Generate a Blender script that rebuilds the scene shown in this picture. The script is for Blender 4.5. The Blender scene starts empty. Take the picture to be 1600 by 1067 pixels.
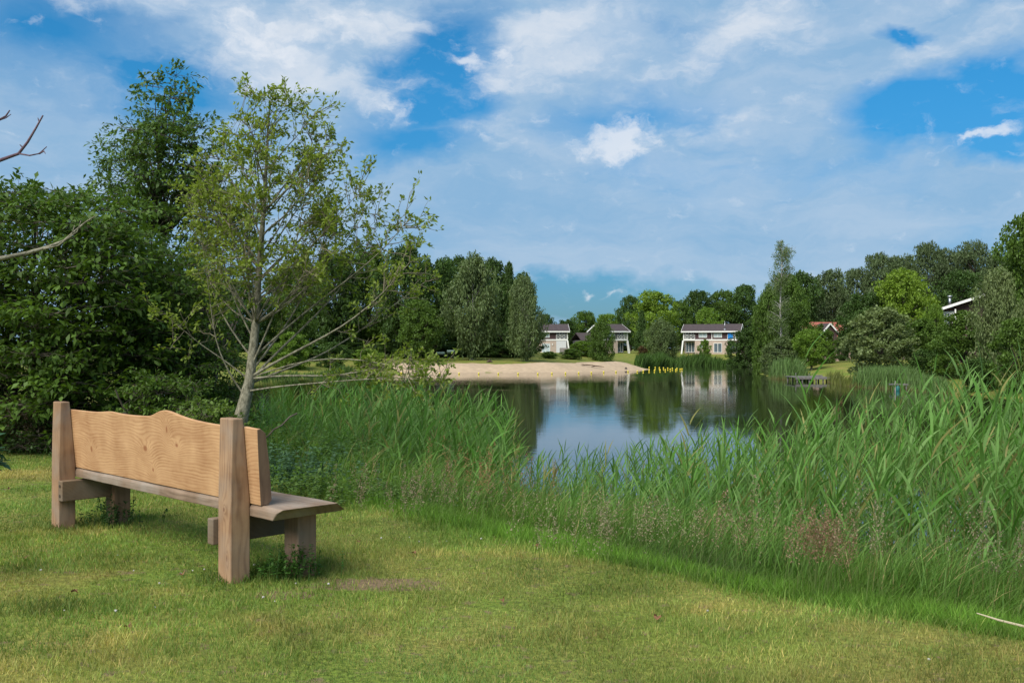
import bpy, math, random
import numpy as np
from mathutils import Vector, Matrix
rng = np.random.default_rng(7); random.seed(7)
R = math.radians
S = bpy.context.scene
COL = S.collection

# ------------------------------------------------------------------ camera
F, HZ, EYE = 1511.0, 544.0, 1.58          # focal in px of a 1600 px wide frame, horizon row, eye height
cam = bpy.data.cameras.new('camera'); camo = bpy.data.objects.new('camera', cam); COL.objects.link(camo)
cam.sensor_width = 36; cam.lens = 34.0; cam.clip_start = .1; cam.clip_end = 6000
camo.location = (0, 0, EYE); camo.rotation_euler = (R(90) + math.atan((HZ-533.5)/F), 0, 0)
S.camera = camo

# ------------------------------------------------------------------ light
SUN_EL, SUN_AZ = 48.0, 215.0              # azimuth clockwise from +Y: behind the camera, to the left
SUN_STRENGTH, SKY_STRENGTH = 2.45, 0.12
S.view_settings.view_transform = 'Standard'; S.view_settings.look = 'None'
S.view_settings.exposure = 1.22; S.view_settings.gamma = 1; S.view_settings.use_curve_mapping = False
sun = bpy.data.lights.new('sun', 'SUN'); suno = bpy.data.objects.new('sun', sun); COL.objects.link(suno)
sun.energy = SUN_STRENGTH; sun.angle = R(50); sun.color = (1, .95, .86)
sdir = Vector((math.sin(R(SUN_AZ))*math.cos(R(SUN_EL)), math.cos(R(SUN_AZ))*math.cos(R(SUN_EL)), math.sin(R(SUN_EL))))
suno.rotation_euler = sdir.to_track_quat('Z', 'Y').to_euler(); suno.location = (-8, -10, 20)

def sky_world():
    w = bpy.data.worlds.new('World'); S.world = w; w.use_nodes = True
    nt = w.node_tree; N = nt.nodes; L = nt.links; N.clear()
    def nd(t, **k):
        n = N.new(t)
        for a, b in k.items(): setattr(n, a, b)
        return n
    def M(op, a, b=None, c=None, clamp=False):
        n = nd('ShaderNodeMath', operation=op); n.use_clamp = clamp
        for i, q in enumerate((a, b, c)):
            if q is None: continue
            if isinstance(q, (int, float)): n.inputs[i].default_value = q
            else: L.new(q, n.inputs[i])
        return n.outputs[0]
    def mix(f, a, b):
        n = nd('ShaderNodeMix', data_type='RGBA'); n.clamp_factor = True
        L.new(f, n.inputs[0]) if not isinstance(f, float) else setattr(n.inputs[0], 'default_value', f)
        for i, q in ((6, a), (7, b)):
            if isinstance(q, tuple): n.inputs[i].default_value = (*q, 1)
            else: L.new(q, n.inputs[i])
        return n.outputs[2]
    def sm(v, a, b):
        n = nd('ShaderNodeMapRange', interpolation_type='SMOOTHSTEP'); L.new(v, n.inputs[0])
        n.inputs[1].default_value = a; n.inputs[2].default_value = b
        return n.outputs[0]
    tc = nd('ShaderNodeTexCoord'); sp = nd('ShaderNodeSeparateXYZ'); L.new(tc.outputs['Generated'], sp.inputs[0])
    X, Y, Z = sp.outputs
    az = M('ARCTAN2', X, Y); el = M('ARCSINE', Z)
    cb = nd('ShaderNodeCombineXYZ'); L.new(az, cb.inputs[0]); L.new(el, cb.inputs[1]); P0 = cb.outputs[0]
    def noise(vec, sx, sy, det=6, rough=.55, rot=0, off=(0, 0), color=False, dist=0.0):
        mp = nd('ShaderNodeMapping'); L.new(vec, mp.inputs[0]); mp.inputs['Scale'].default_value = (sx, sy, 1)
        mp.inputs['Location'].default_value = (off[0], off[1], 0); mp.inputs['Rotation'].default_value = (0, 0, rot)
        n = nd('ShaderNodeTexNoise'); L.new(mp.outputs[0], n.inputs[0]); n.inputs['Scale'].default_value = 1
        n.inputs['Detail'].default_value = det; n.inputs['Roughness'].default_value = rough; n.inputs['Distortion'].default_value = dist
        return n.outputs['Color' if color else 'Fac']
    def warp(vec, sx, sy, amp, det=5):
        c = noise(vec, sx, sy, det, .6, color=True)
        a = nd('ShaderNodeVectorMath', operation='SUBTRACT'); L.new(c, a.inputs[0]); a.inputs[1].default_value = (.5, .5, .5)
        b = nd('ShaderNodeVectorMath', operation='SCALE'); L.new(a.outputs[0], b.inputs[0]); b.inputs[3].default_value = amp
        d = nd('ShaderNodeVectorMath', operation='ADD'); L.new(vec, d.inputs[0]); L.new(b.outputs[0], d.inputs[1])
        f = nd('ShaderNodeVectorMath', operation='MULTIPLY'); L.new(d.outputs[0], f.inputs[0]); f.inputs[1].default_value = (1, 1, 0)
        return f.outputs[0]
    PW = warp(P0, 7, 12, .10); PC = warp(P0, 22, 34, .045, 7)
    # a patch of sky: centre (azimuth, elevation) and radii in pixel-sized units of 1/1511 rad
    def blob(vec, px, py, rx, ry, rot=0):
        mp = nd('ShaderNodeMapping', vector_type='TEXTURE'); L.new(vec, mp.inputs[0])
        mp.inputs['Location'].default_value = (math.atan((px-800)/F), math.atan((544-py)/F*math.cos(math.atan((px-800)/F))), 0)
        mp.inputs['Scale'].default_value = (rx/F, ry/F, 1); mp.inputs['Rotation'].default_value = (0, 0, R(rot))
        g = nd('ShaderNodeTexGradient', gradient_type='SPHERICAL'); L.new(mp.outputs[0], g.inputs[0])
        return g.outputs['Fac']
    def total(lst):
        o = lst[0]
        for q in lst[1:]: o = M('MAXIMUM', o, q)
        return o
    sky = nd('ShaderNodeTexSky', sky_type='NISHITA'); sky.sun_disc = False
    sky.sun_elevation = R(SUN_EL); sky.sun_rotation = R(SUN_AZ); sky.air_density = 1.0; sky.dust_density = .6; sky.ozone_density = 2.2
    tint = nd('ShaderNodeMix', data_type='RGBA', blend_type='MULTIPLY'); tint.inputs[0].default_value = 1
    L.new(sky.outputs[0], tint.inputs[6]); tint.inputs[7].default_value = (*SKY_TINT, 1)
    hz_ = nd('ShaderNodeMix', data_type='RGBA', blend_type='MULTIPLY'); hz_.inputs[0].default_value = 1
    L.new(tint.outputs[2], hz_.inputs[6]); L.new(mix(sm(el, .0, .30), HZ_TINT, (1., 1., 1.)), hz_.inputs[7])
    base = hz_.outputs[2]
    K = 1/SKY_STRENGTH
    def c(*q): return tuple(v*K for v in q)
    # high thin veil
    veil_n = noise(PW, 3.5, 9, 7, .56, R(-12), (3, 1))
    clear = total([M('MULTIPLY', blob(PW, *b), w) for b, w in CLEAR])
    veil = M('SUBTRACT', sm(veil_n, .12, .50), M('MULTIPLY', clear, 1.9), clamp=True)
    veil = M('MULTIPLY', veil, .88)
    tone = noise(PW, 4.5, 18, 7, .62, R(8), (9, 4))
    vcol = mix(sm(tone, .30, .72), c(*VEIL_A), c(*VEIL_B))
    s1 = mix(veil, base, vcol)
    # brighter cloud sheets
    sheet = total([M('MULTIPLY', blob(PW, *b), w) for b, w in SHEET])
    sn = noise(PC, 9, 22, 8, .6, R(14), (2, 7))
    sh = M('MULTIPLY', sm(M('ADD', M('MULTIPLY', sheet, 1.3), M('MULTIPLY', M('SUBTRACT', sn, .5), 2.2)), .15, .95), .85)
    scol = mix(sm(sn, .35, .7), c(*SHEET_A), c(*SHEET_B))
    s2 = mix(sh, s1, scol)
    # small crisp cumulus
    cum = total([M('MULTIPLY', blob(PC, *b), w) for b, w in CUM])
    cn = noise(PC, 38, 60, 8, .6, 0, (5, 2))
    cm = sm(M('ADD', cum, M('MULTIPLY', M('SUBTRACT', cn, .5), 1.9)), .10, .95)
    ccol = mix(sm(M('ADD', cn, M('MULTIPLY', cum, .35)), .38, .72), c(*CUM_A), c(*CUM_B))
    s3 = mix(M('MULTIPLY', cm, .72), s2, ccol)
    # below the horizon: dull ground colour
    s4 = mix(sm(el, -.06, -.01), c(.05, .07, .03), s3)
    bg = nd('ShaderNodeBackground'); L.new(s4, bg.inputs[0]); bg.inputs[1].default_value = SKY_STRENGTH
    out = nd('ShaderNodeOutputWorld'); L.new(bg.outputs[0], out.inputs[0])
SKY_TINT = (.075, .34, .47)
HZ_TINT = (1.4, .57, .62)
VEIL_A, VEIL_B = (.120, .205, .30), (.195, .255, .325)
SHEET_A, SHEET_B = (.18, .245, .325), (.31, .335, .37)
CUM_A, CUM_B = (.22, .28, .35), (.36, .375, .40)
CLEAR = [((680, 120, 150, 110, 30), 1.0), ((1500, 165, 200, 85, 5), 1.5), ((1400, 40, 60, 22, -15), .9), ((900, 468, 250, 44, 0), 1.2),
         ((60, 40, 220, 130, 0), .6), ((650, 215, 130, 60, 0), .7), ((980, 175, 200, 50, 5), .45), ((250, 120, 120, 80, 0), .5), ((1560, 235, 110, 40, 0), .8)]
SHEET = [((430, 60, 260, 95, -18), 1.0), ((900, 75, 260, 90, 22), .95), ((560, 140, 150, 45, -20), .8), ((240, 10, 160, 45, 0), .8),
         ((620, 20, 200, 60, 0), .6), ((1150, 60, 250, 90, 15), .55), ((740, 200, 90, 50, 0), .5), ((330, 40, 120, 60, -25), .8), ((1480, 60, 160, 40, 10), .5), ((1330, 15, 260, 45, 8), .6), ((1120, 190, 160, 30, 5), .35)]
CUM = [((965, 222, 105, 42, 5), 1.2), ((735, 95, 34, 26, 0), .9), ((785, 88, 40, 30, 20), .9), ((845, 178, 22, 16, 0), .55), ((750, 212, 50, 22, -25), .5),
       ((1530, 213, 95, 12, 10), .85), ((922, 457, 16, 11, 30), .75), ((958, 460, 22, 8, 15), .5), ((400, 60, 110, 55, -25), .8), ((520, 40, 90, 45, 10), .6), ((600, 165, 70, 22, -15), .7), ((380, 145, 20, 22, 0), .6),
       ((1360, 350, 40, 12, -8), .0)]
sky_world()

# ------------------------------------------------------------------ helpers
def ray_ground(px, d): return ((px-800)/F*d, d)
WZ = -1.62
def water_at(px, py):
    d = (EYE-WZ)*F/(py-HZ); return ((px-800)/F*d, d)
def tag(o, label=None, cat=None, group=None, kind=None):
    for k, v in (('label', label), ('category', cat), ('group', group), ('kind', kind)):
        if v: o[k] = v
    return o
def empty(name, loc=(0, 0, 0), rz=0):
    o = bpy.data.objects.new(name, None); o.empty_display_size = .2; COL.objects.link(o); o.location = loc; o.rotation_euler = (0, 0, rz); return o
def mesh_np(name, V, faces_flat, nper, mats=(), col=None, smooth=False, matidx=None):
    """faces_flat: (nf, nper) index array, all faces with nper corners"""
    me = bpy.data.meshes.new(name); V = np.asarray(V, np.float32); Fc = np.asarray(faces_flat, np.int32).reshape(-1, nper)
    me.vertices.add(len(V)); me.vertices.foreach_set('co', V.ravel())
    me.loops.add(Fc.size); me.loops.foreach_set('vertex_index', Fc.ravel())
    me.polygons.add(len(Fc)); me.polygons.foreach_set('loop_start', np.arange(len(Fc), dtype=np.int32)*nper)
    if matidx is not None: me.polygons.foreach_set('material_index', np.asarray(matidx, np.int32))
    me.update(calc_edges=True)
    if smooth: me.polygons.foreach_set('use_smooth', np.ones(len(Fc), bool))
    if col is not None:
        a = me.color_attributes.new('Col', 'FLOAT_COLOR', 'POINT')
        c = np.ones((len(V), 4), np.float32); c[:, :3] = col; a.data.foreach_set('color', c.ravel())
    for m in mats: me.materials.append(m)
    return me
def obj(name, me, parent=None, loc=None):
    o = bpy.data.objects.new(name, me); COL.objects.link(o)
    if parent: o.parent = parent
    if loc: o.location = loc
    return o

class MB:
    """collects boxes, prisms and tubes into one mesh"""
    def __init__(s): s.v = []; s.f = []
    def add(s, vs, fs):
        n = len(s.v); s.v += [tuple(map(float, q)) for q in vs]; s.f += [tuple(i+n for i in f) for f in fs]; return s
    def box(s, x0, x1, y0, y1, z0, z1):
        return s.add([(x0,y0,z0),(x1,y0,z0),(x1,y1,z0),(x0,y1,z0),(x0,y0,z1),(x1,y0,z1),(x1,y1,z1),(x0,y1,z1)],
                     [(0,3,2,1),(4,5,6,7),(0,1,5,4),(1,2,6,5),(2,3,7,6),(3,0,4,7)])
    def hexa(s, vs): return s.add(vs, [(0,3,2,1),(4,5,6,7),(0,1,5,4),(1,2,6,5),(2,3,7,6),(3,0,4,7)])
    def bar(s, a, b, w, h=None):
        h = h or w; a, b = Vector(a), Vector(b); d = (b-a).normalized()
        u = d.cross(Vector((0, 0, 1)));
        if u.length < 1e-3: u = Vector((1, 0, 0))
        u.normalize(); n = u.cross(d)
        q = [(-w/2, -h/2), (w/2, -h/2), (w/2, h/2), (-w/2, h/2)]
        return s.add([a+u*i+n*j for i, j in q]+[b+u*i+n*j for i, j in q], [(0,3,2,1),(4,5,6,7),(0,1,5,4),(1,2,6,5),(2,3,7,6),(3,0,4,7)])
    def tube(s, pts, rad, n=8):
        pts = [Vector(p) for p in pts]; rings = []
        for i, p in enumerate(pts):
            d = (pts[min(i+1, len(pts)-1)]-pts[max(i-1, 0)]).normalized()
            u = d.cross(Vector((.31, .95, .05)))
            if u.length < 1e-2: u = d.cross(Vector((1, 0, 0)))
            u.normalize(); w = d.cross(u); r = rad[i] if hasattr(rad, '__len__') else rad
            rings.append([p+(u*math.cos(a)+w*math.sin(a))*r for a in [2*math.pi*k/n for k in range(n)]])
        vs = [q for r_ in rings for q in r_]; fs = []
        for i in range(len(pts)-1):
            for k in range(n): fs.append((i*n+k, i*n+(k+1) % n, (i+1)*n+(k+1) % n, (i+1)*n+k))
        fs.append(tuple(range(n))[::-1]); fs.append(tuple((len(pts)-1)*n+k for k in range(n)))
        return s.add(vs, fs)
    def build(s, name, mat, parent=None, bevel=0, smooth=False, seg=2):
        me = bpy.data.meshes.new(name); me.from_pydata(s.v, [], s.f); me.update()
        me.materials.append(mat)
        if smooth: me.polygons.foreach_set('use_smooth', [True]*len(me.polygons))
        o = obj(name, me, parent)
        if bevel:
            m = o.modifiers.new('bevel', 'BEVEL'); m.width = bevel; m.segments = seg; m.limit_method = 'ANGLE'; m.angle_limit = R(35)
        return o

# ------------------------------------------------------------------ materials
def mat(name):
    m = bpy.data.materials.new(name); m.use_nodes = True; nt = m.node_tree; nt.nodes.clear()
    out = nt.nodes.new('ShaderNodeOutputMaterial'); return m, nt, out
def simple(name, col, rough=.7, var=.12, scale=6, spec=.3, metal=0, bump=0):
    m, nt, out = mat(name); N, L = nt.nodes, nt.links
    p = N.new('ShaderNodeBsdfPrincipled'); p.inputs['Roughness'].default_value = rough; p.inputs['Specular IOR Level'].default_value = spec
    p.inputs['Metallic'].default_value = metal
    tc = N.new('ShaderNodeTexCoord'); n = N.new('ShaderNodeTexNoise'); n.inputs['Scale'].default_value = scale; n.inputs['Detail'].default_value = 6
    L.new(tc.outputs['Object'], n.inputs[0])
    r = N.new('ShaderNodeValToRGB'); L.new(n.outputs['Fac'], r.inputs[0])
    r.color_ramp.elements[0].position = .3; r.color_ramp.elements[1].position = .7
    r.color_ramp.elements[0].color = (*[max(0, c*(1-var)) for c in col], 1); r.color_ramp.elements[1].color = (*[min(1, c*(1+var)) for c in col], 1)
    L.new(r.outputs[0], p.inputs['Base Color']); L.new(p.outputs[0], out.inputs[0])
    if bump:
        b = N.new('ShaderNodeBump'); b.inputs['Strength'].default_value = bump; b.inputs['Distance'].default_value = .02
        L.new(n.outputs['Fac'], b.inputs['Height']); L.new(b.outputs[0], p.inputs['Normal'])
    return m
def leaf_mat(name, col=None, var=.35, hue=(0.02, .05, 0), trans=.35, scale=1.2, rough=.55, coltint=1.0, obj_var=.15):
    """leaf colour: per-leaf random value stored in Col.r (0..1) when col is given, else Col is the colour"""
    m, nt, out = mat(name); N, L = nt.nodes, nt.links
    at = N.new('ShaderNodeAttribute'); at.attribute_name = 'Col'
    if col is not None:
        sep = N.new('ShaderNodeSeparateColor'); L.new(at.outputs['Color'], sep.inputs[0])
        tc = N.new('ShaderNodeTexCoord'); n = N.new('ShaderNodeTexNoise'); n.inputs['Scale'].default_value = scale; n.inputs['Detail'].default_value = 3
        L.new(tc.outputs['Object'], n.inputs[0])
        oi = N.new('ShaderNodeObjectInfo')
        a = N.new('ShaderNodeMath'); a.operation = 'MULTIPLY_ADD'; L.new(n.outputs['Fac'], a.inputs[0]); a.inputs[1].default_value = .7
        L.new(sep.outputs[0], a.inputs[2])
        b = N.new('ShaderNodeMath'); b.operation = 'MULTIPLY_ADD'; L.new(oi.outputs['Random'], b.inputs[0]); b.inputs[1].default_value = obj_var*2; L.new(a.outputs[0], b.inputs[2])
        r = N.new('ShaderNodeValToRGB'); L.new(b.outputs[0], r.inputs[0]); e = r.color_ramp.elements
        e[0].position = .15; e[1].position = 1.55/1.0 if False else 1.0
        mr = N.new('ShaderNodeMapRange'); L.new(b.outputs[0], mr.inputs[0]); mr.inputs[1].default_value = .2; mr.inputs[2].default_value = 1.6
        L.new(mr.outputs[0], r.inputs[0]); e[0].position = 0
        lo = tuple(c*(1-var) for c in col); hi = tuple(c*(1+var*1.3)+h for c, h in zip(col, hue))
        e[0].color = (*lo, 1); e[1].color = (*hi, 1); cout = r.outputs[0]
    else:
        cout = at.outputs['Color']
    d = N.new('ShaderNodeBsdfPrincipled'); d.inputs['Roughness'].default_value = rough; d.inputs['Specular IOR Level'].default_value = .25
    t = N.new('ShaderNodeBsdfTranslucent'); L.new(cout, d.inputs['Base Color'])
    ht = N.new('ShaderNodeMix'); ht.data_type = 'RGBA'; ht.blend_type = 'MULTIPLY'; ht.inputs[0].default_value = 1
    L.new(cout, ht.inputs[6]); ht.inputs[7].default_value = (1.25, 1.25, .6, 1); L.new(ht.outputs[2], t.inputs['Color'])
    mx = N.new('ShaderNodeMixShader'); mx.inputs[0].default_value = trans; L.new(d.outputs[0], mx.inputs[1]); L.new(t.outputs[0], mx.inputs[2])
    L.new(mx.outputs[0], out.inputs[0]); return m
def bark_mat(name, a, b, scale=8, stretch=(1, 1, .25), bump=.5):
    m, nt, out = mat(name); N, L = nt.nodes, nt.links
    p = N.new('ShaderNodeBsdfPrincipled'); p.inputs['Roughness'].default_value = .9; p.inputs['Specular IOR Level'].default_value = .15
    tc = N.new('ShaderNodeTexCoord'); mp = N.new('ShaderNodeMapping'); mp.inputs['Scale'].default_value = stretch; L.new(tc.outputs['Object'], mp.inputs[0])
    n = N.new('ShaderNodeTexNoise'); n.inputs['Scale'].default_value = scale; n.inputs['Detail'].default_value = 8; n.inputs['Roughness'].default_value = .65; L.new(mp.outputs[0], n.inputs[0])
    r = N.new('ShaderNodeValToRGB'); L.new(n.outputs['Fac'], r.inputs[0]); e = r.color_ramp.elements
    e[0].position = .36; e[1].position = .62; e[0].color = (*a, 1); e[1].color = (*b, 1)
    L.new(r.outputs[0], p.inputs['Base Color'])
    bm = N.new('ShaderNodeBump'); bm.inputs['Strength'].default_value = bump; bm.inputs['Distance'].default_value = .02; L.new(n.outputs['Fac'], bm.inputs['Height']); L.new(bm.outputs[0], p.inputs['Normal'])
    L.new(p.outputs[0], out.inputs[0]); return m

SOIL = [(-.90, 6.50, .62, .26), (-1.45, 6.2, .30, .18)]
def ground_mat():
    m, nt, out = mat('ground_grass'); N, L = nt.nodes, nt.links
    p = N.new('ShaderNodeBsdfPrincipled'); p.inputs['Roughness'].default_value = .95; p.inputs['Specular IOR Level'].default_value = .1
    tc = N.new('ShaderNodeTexCoord')
    def nz(s, d=6):
        n = N.new('ShaderNodeTexNoise'); n.inputs['Scale'].default_value = s; n.inputs['Detail'].default_value = d; L.new(tc.outputs['Object'], n.inputs[0]); return n.outputs['Fac']
    a = nz(.7, 8); b = nz(25, 6)
    r = N.new('ShaderNodeValToRGB'); L.new(a, r.inputs[0]); e = r.color_ramp.elements
    e[0].position = .35; e[1].position = .68; e[0].color = (.12, .18, .028, 1); e[1].color = (.24, .21, .06, 1)
    r2 = N.new('ShaderNodeValToRGB'); L.new(b, r2.inputs[0]); e = r2.color_ramp.elements
    e[0].position = .3; e[1].position = .7; e[0].color = (.6, .6, .6, 1); e[1].color = (1.2, 1.2, 1.1, 1)
    mx = N.new('ShaderNodeMix'); mx.data_type = 'RGBA'; mx.blend_type = 'MULTIPLY'; mx.inputs[0].default_value = 1
    L.new(r.outputs[0], mx.inputs[6]); L.new(r2.outputs[0], mx.inputs[7])
    cur = mx.outputs[2]; nn = nz(9, 5)
    for cx, cy, rx, ry in SOIL:        # trodden bare earth
        mp = N.new('ShaderNodeMapping'); mp.vector_type = 'TEXTURE'; mp.inputs['Location'].default_value = (cx, cy, 0); mp.inputs['Scale'].default_value = (rx, ry, 5); L.new(tc.outputs['Object'], mp.inputs[0])
        gr = N.new('ShaderNodeTexGradient'); gr.gradient_type = 'SPHERICAL'; L.new(mp.outputs[0], gr.inputs[0])
        ad = N.new('ShaderNodeMath'); ad.operation = 'MULTIPLY_ADD'; L.new(nn, ad.inputs[0]); ad.inputs[1].default_value = 1.9; L.new(gr.outputs['Fac'], ad.inputs[2])
        mr = N.new('ShaderNodeMapRange'); L.new(ad.outputs[0], mr.inputs[0]); mr.inputs[1].default_value = 1.12; mr.inputs[2].default_value = 1.45
        m2 = N.new('ShaderNodeMix'); m2.data_type = 'RGBA'; L.new(mr.outputs[0], m2.inputs[0]); L.new(cur, m2.inputs[6]); m2.inputs[7].default_value = (.17, .12, .07, 1); cur = m2.outputs[2]
    L.new(cur, p.inputs['Base Color'])
    bm = N.new('ShaderNodeBump'); bm.inputs['Distance'].default_value = .03; L.new(b, bm.inputs['Height']); L.new(bm.outputs[0], p.inputs['Normal'])
    L.new(p.outputs[0], out.inputs[0]); return m
def water_mat():
    m, nt, out = mat('lake_water'); N, L = nt.nodes, nt.links
    p = N.new('ShaderNodeBsdfPrincipled'); p.inputs['Base Color'].default_value = (.012, .016, .007, 1)
    p.inputs['Roughness'].default_value = .03; p.inputs['IOR'].default_value = 1.5; p.inputs['Specular IOR Level'].default_value = .5
    tc = N.new('ShaderNodeTexCoord')
    def nz(sx, sy, d=3, rot=0):
        mp = N.new('ShaderNodeMapping'); mp.inputs['Scale'].default_value = (sx, sy, 1); mp.inputs['Rotation'].default_value = (0, 0, rot); L.new(tc.outputs['Object'], mp.inputs[0])
        n = N.new('ShaderNodeTexNoise'); n.inputs['Scale'].default_value = 1; n.inputs['Detail'].default_value = d; L.new(mp.outputs[0], n.inputs[0]); return n.outputs['Fac']
    a = nz(.9, 3.2, 3, .1); b = nz(.03, .06, 2)
    rr = N.new('ShaderNodeMapRange'); L.new(b, rr.inputs[0]); rr.inputs[1].default_value = .42; rr.inputs[2].default_value = .6; rr.inputs[3].default_value = .25; rr.inputs[4].default_value = 1
    s = N.new('ShaderNodeMath'); s.operation = 'MULTIPLY'; L.new(a, s.inputs[0]); L.new(rr.outputs[0], s.inputs[1])
    bm = N.new('ShaderNodeBump'); bm.inputs['Strength'].default_value = 1; bm.inputs['Distance'].default_value = .006
    L.new(s.outputs[0], bm.inputs['Height']); L.new(bm.outputs[0], p.inputs['Normal']); L.new(p.outputs[0], out.inputs[0]); return m
def wood_mat(name, light, dark, axis='x', knots=(), freq=55., swirl=.11, bump=.15, grey=None, contrast=1.0, nsx=1.3, nsz=5.0):
    """sawn timber: rings as contour lines of a warped height field, running along one axis of the object"""
    m, nt, out = mat(name); N, L = nt.nodes, nt.links
    p = N.new('ShaderNodeBsdfPrincipled'); p.inputs['Roughness'].default_value = .7; p.inputs['Specular IOR Level'].default_value = .2
    tc = N.new('ShaderNodeTexCoord'); sp = N.new('ShaderNodeSeparateXYZ'); L.new(tc.outputs['Object'], sp.inputs[0])
    def M(op, a, b=None, c=None):
        n = N.new('ShaderNodeMath'); n.operation = op
        for i, q in enumerate((a, b, c)):
            if q is None: continue
            if isinstance(q, (int, float)): n.inputs[i].default_value = q
            else: L.new(q, n.inputs[i])
        return n.outputs[0]
    ax = {'x': (0, 2, 1), 'z': (2, 0, 1)}[axis]
    along, across, third = (sp.outputs[i] for i in ax)
    cb = N.new('ShaderNodeCombineXYZ'); L.new(M('MULTIPLY', along, nsx), cb.inputs[0]); L.new(M('MULTIPLY', across, nsz), cb.inputs[1]); L.new(M('MULTIPLY', third, 3.0), cb.inputs[2])
    n1 = N.new('ShaderNodeTexNoise'); n1.inputs['Scale'].default_value = 1; n1.inputs['Detail'].default_value = 2; L.new(cb.outputs[0], n1.inputs[0])
    field = M('ADD', M('MULTIPLY_ADD', n1.outputs['Fac'], swirl*2, across), M('MULTIPLY', third, .6))
    kn = None
    for (ka, kz, kr, kh) in knots:
        da = M('MULTIPLY', M('SUBTRACT', along, ka), 1/kr); dz = M('MULTIPLY', M('SUBTRACT', across, kz), 1/kh)
        q = M('SQRT', M('ADD', M('MULTIPLY', da, da), M('MULTIPLY', dz, dz)))
        g = M('POWER', 2.718, M('MULTIPLY', q, -1.0))
        field = M('MULTIPLY_ADD', g, .13, field)
        core = N.new('ShaderNodeMapRange'); L.new(q, core.inputs[0]); core.inputs[1].default_value = .42; core.inputs[2].default_value = .22
        kn = core.outputs[0] if kn is None else M('MAXIMUM', kn, core.outputs[0])
    n3 = N.new('ShaderNodeTexNoise'); n3.inputs['Scale'].default_value = 1; n3.inputs['Detail'].default_value = 4
    cb3 = N.new('ShaderNodeCombineXYZ'); L.new(M('MULTIPLY', along, 3.5), cb3.inputs[0]); L.new(M('MULTIPLY', across, 22), cb3.inputs[1]); L.new(M('MULTIPLY', third, 9), cb3.inputs[2]); L.new(cb3.outputs[0], n3.inputs[0])
    field = M('MULTIPLY_ADD', n3.outputs['Fac'], .034, field)
    ring = M('SINE', M('MULTIPLY', field, freq*6.28)); ring = M('SUBTRACT', M('POWER', M('MULTIPLY_ADD', ring, .5, .5), 2.2), .4)
    ring = M('MULTIPLY', ring, M('MULTIPLY_ADD', M('SUBTRACT', n3.outputs['Fac'], .35), 4.0, .5))
    fine = N.new('ShaderNodeTexNoise'); fine.inputs['Scale'].default_value = 1; fine.inputs['Detail'].default_value = 5
    cb2 = N.new('ShaderNodeCombineXYZ'); L.new(M('MULTIPLY', along, 6), cb2.inputs[0]); L.new(M('MULTIPLY', across, 220), cb2.inputs[1]); L.new(M('MULTIPLY', third, 220), cb2.inputs[2]); L.new(cb2.outputs[0], fine.inputs[0])
    big = N.new('ShaderNodeTexNoise'); big.inputs['Scale'].default_value = 5; big.inputs['Detail'].default_value = 6; L.new(tc.outputs['Object'], big.inputs[0])
    v = M('ADD', M('MULTIPLY_ADD', ring, .22*contrast, .5), M('MULTIPLY', M('SUBTRACT', fine.outputs['Fac'], .5), .5))
    v = M('ADD', v, M('MULTIPLY', M('SUBTRACT', big.outputs['Fac'], .5), 1.1))
    r = N.new('ShaderNodeValToRGB'); L.new(v, r.inputs[0]); e = r.color_ramp.elements
    e[0].position = .1; e[1].position = .95; e[0].color = (*light, 1); e[1].color = (*dark, 1)
    cout = r.outputs[0]
    if kn is not None:
        mx = N.new('ShaderNodeMix'); mx.data_type = 'RGBA'; L.new(M('MULTIPLY', kn, .75), mx.inputs[0]); L.new(cout, mx.inputs[6]); mx.inputs[7].default_value = (dark[0]*.75, dark[1]*.55, dark[2]*.5, 1); cout = mx.outputs[2]
    if grey:
        gn = N.new('ShaderNodeTexNoise'); gn.inputs['Scale'].default_value = 3.5; gn.inputs['Detail'].default_value = 7; L.new(tc.outputs['Object'], gn.inputs[0])
        gm = N.new('ShaderNodeMapRange'); L.new(gn.outputs['Fac'], gm.inputs[0]); gm.inputs[1].default_value = .42; gm.inputs[2].default_value = .66; gm.inputs[4].default_value = grey[3]
        mx = N.new('ShaderNodeMix'); mx.data_type = 'RGBA'; L.new(gm.outputs[0], mx.inputs[0]); L.new(cout, mx.inputs[6]); mx.inputs[7].default_value = (*grey[:3], 1); cout = mx.outputs[2]
    L.new(cout, p.inputs['Base Color'])
    bm = N.new('ShaderNodeBump'); bm.inputs['Strength'].default_value = bump; bm.inputs['Distance'].default_value = .004; L.new(v, bm.inputs['Height']); L.new(bm.outputs[0], p.inputs['Normal'])
    L.new(p.outputs[0], out.inputs[0]); return m

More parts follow.
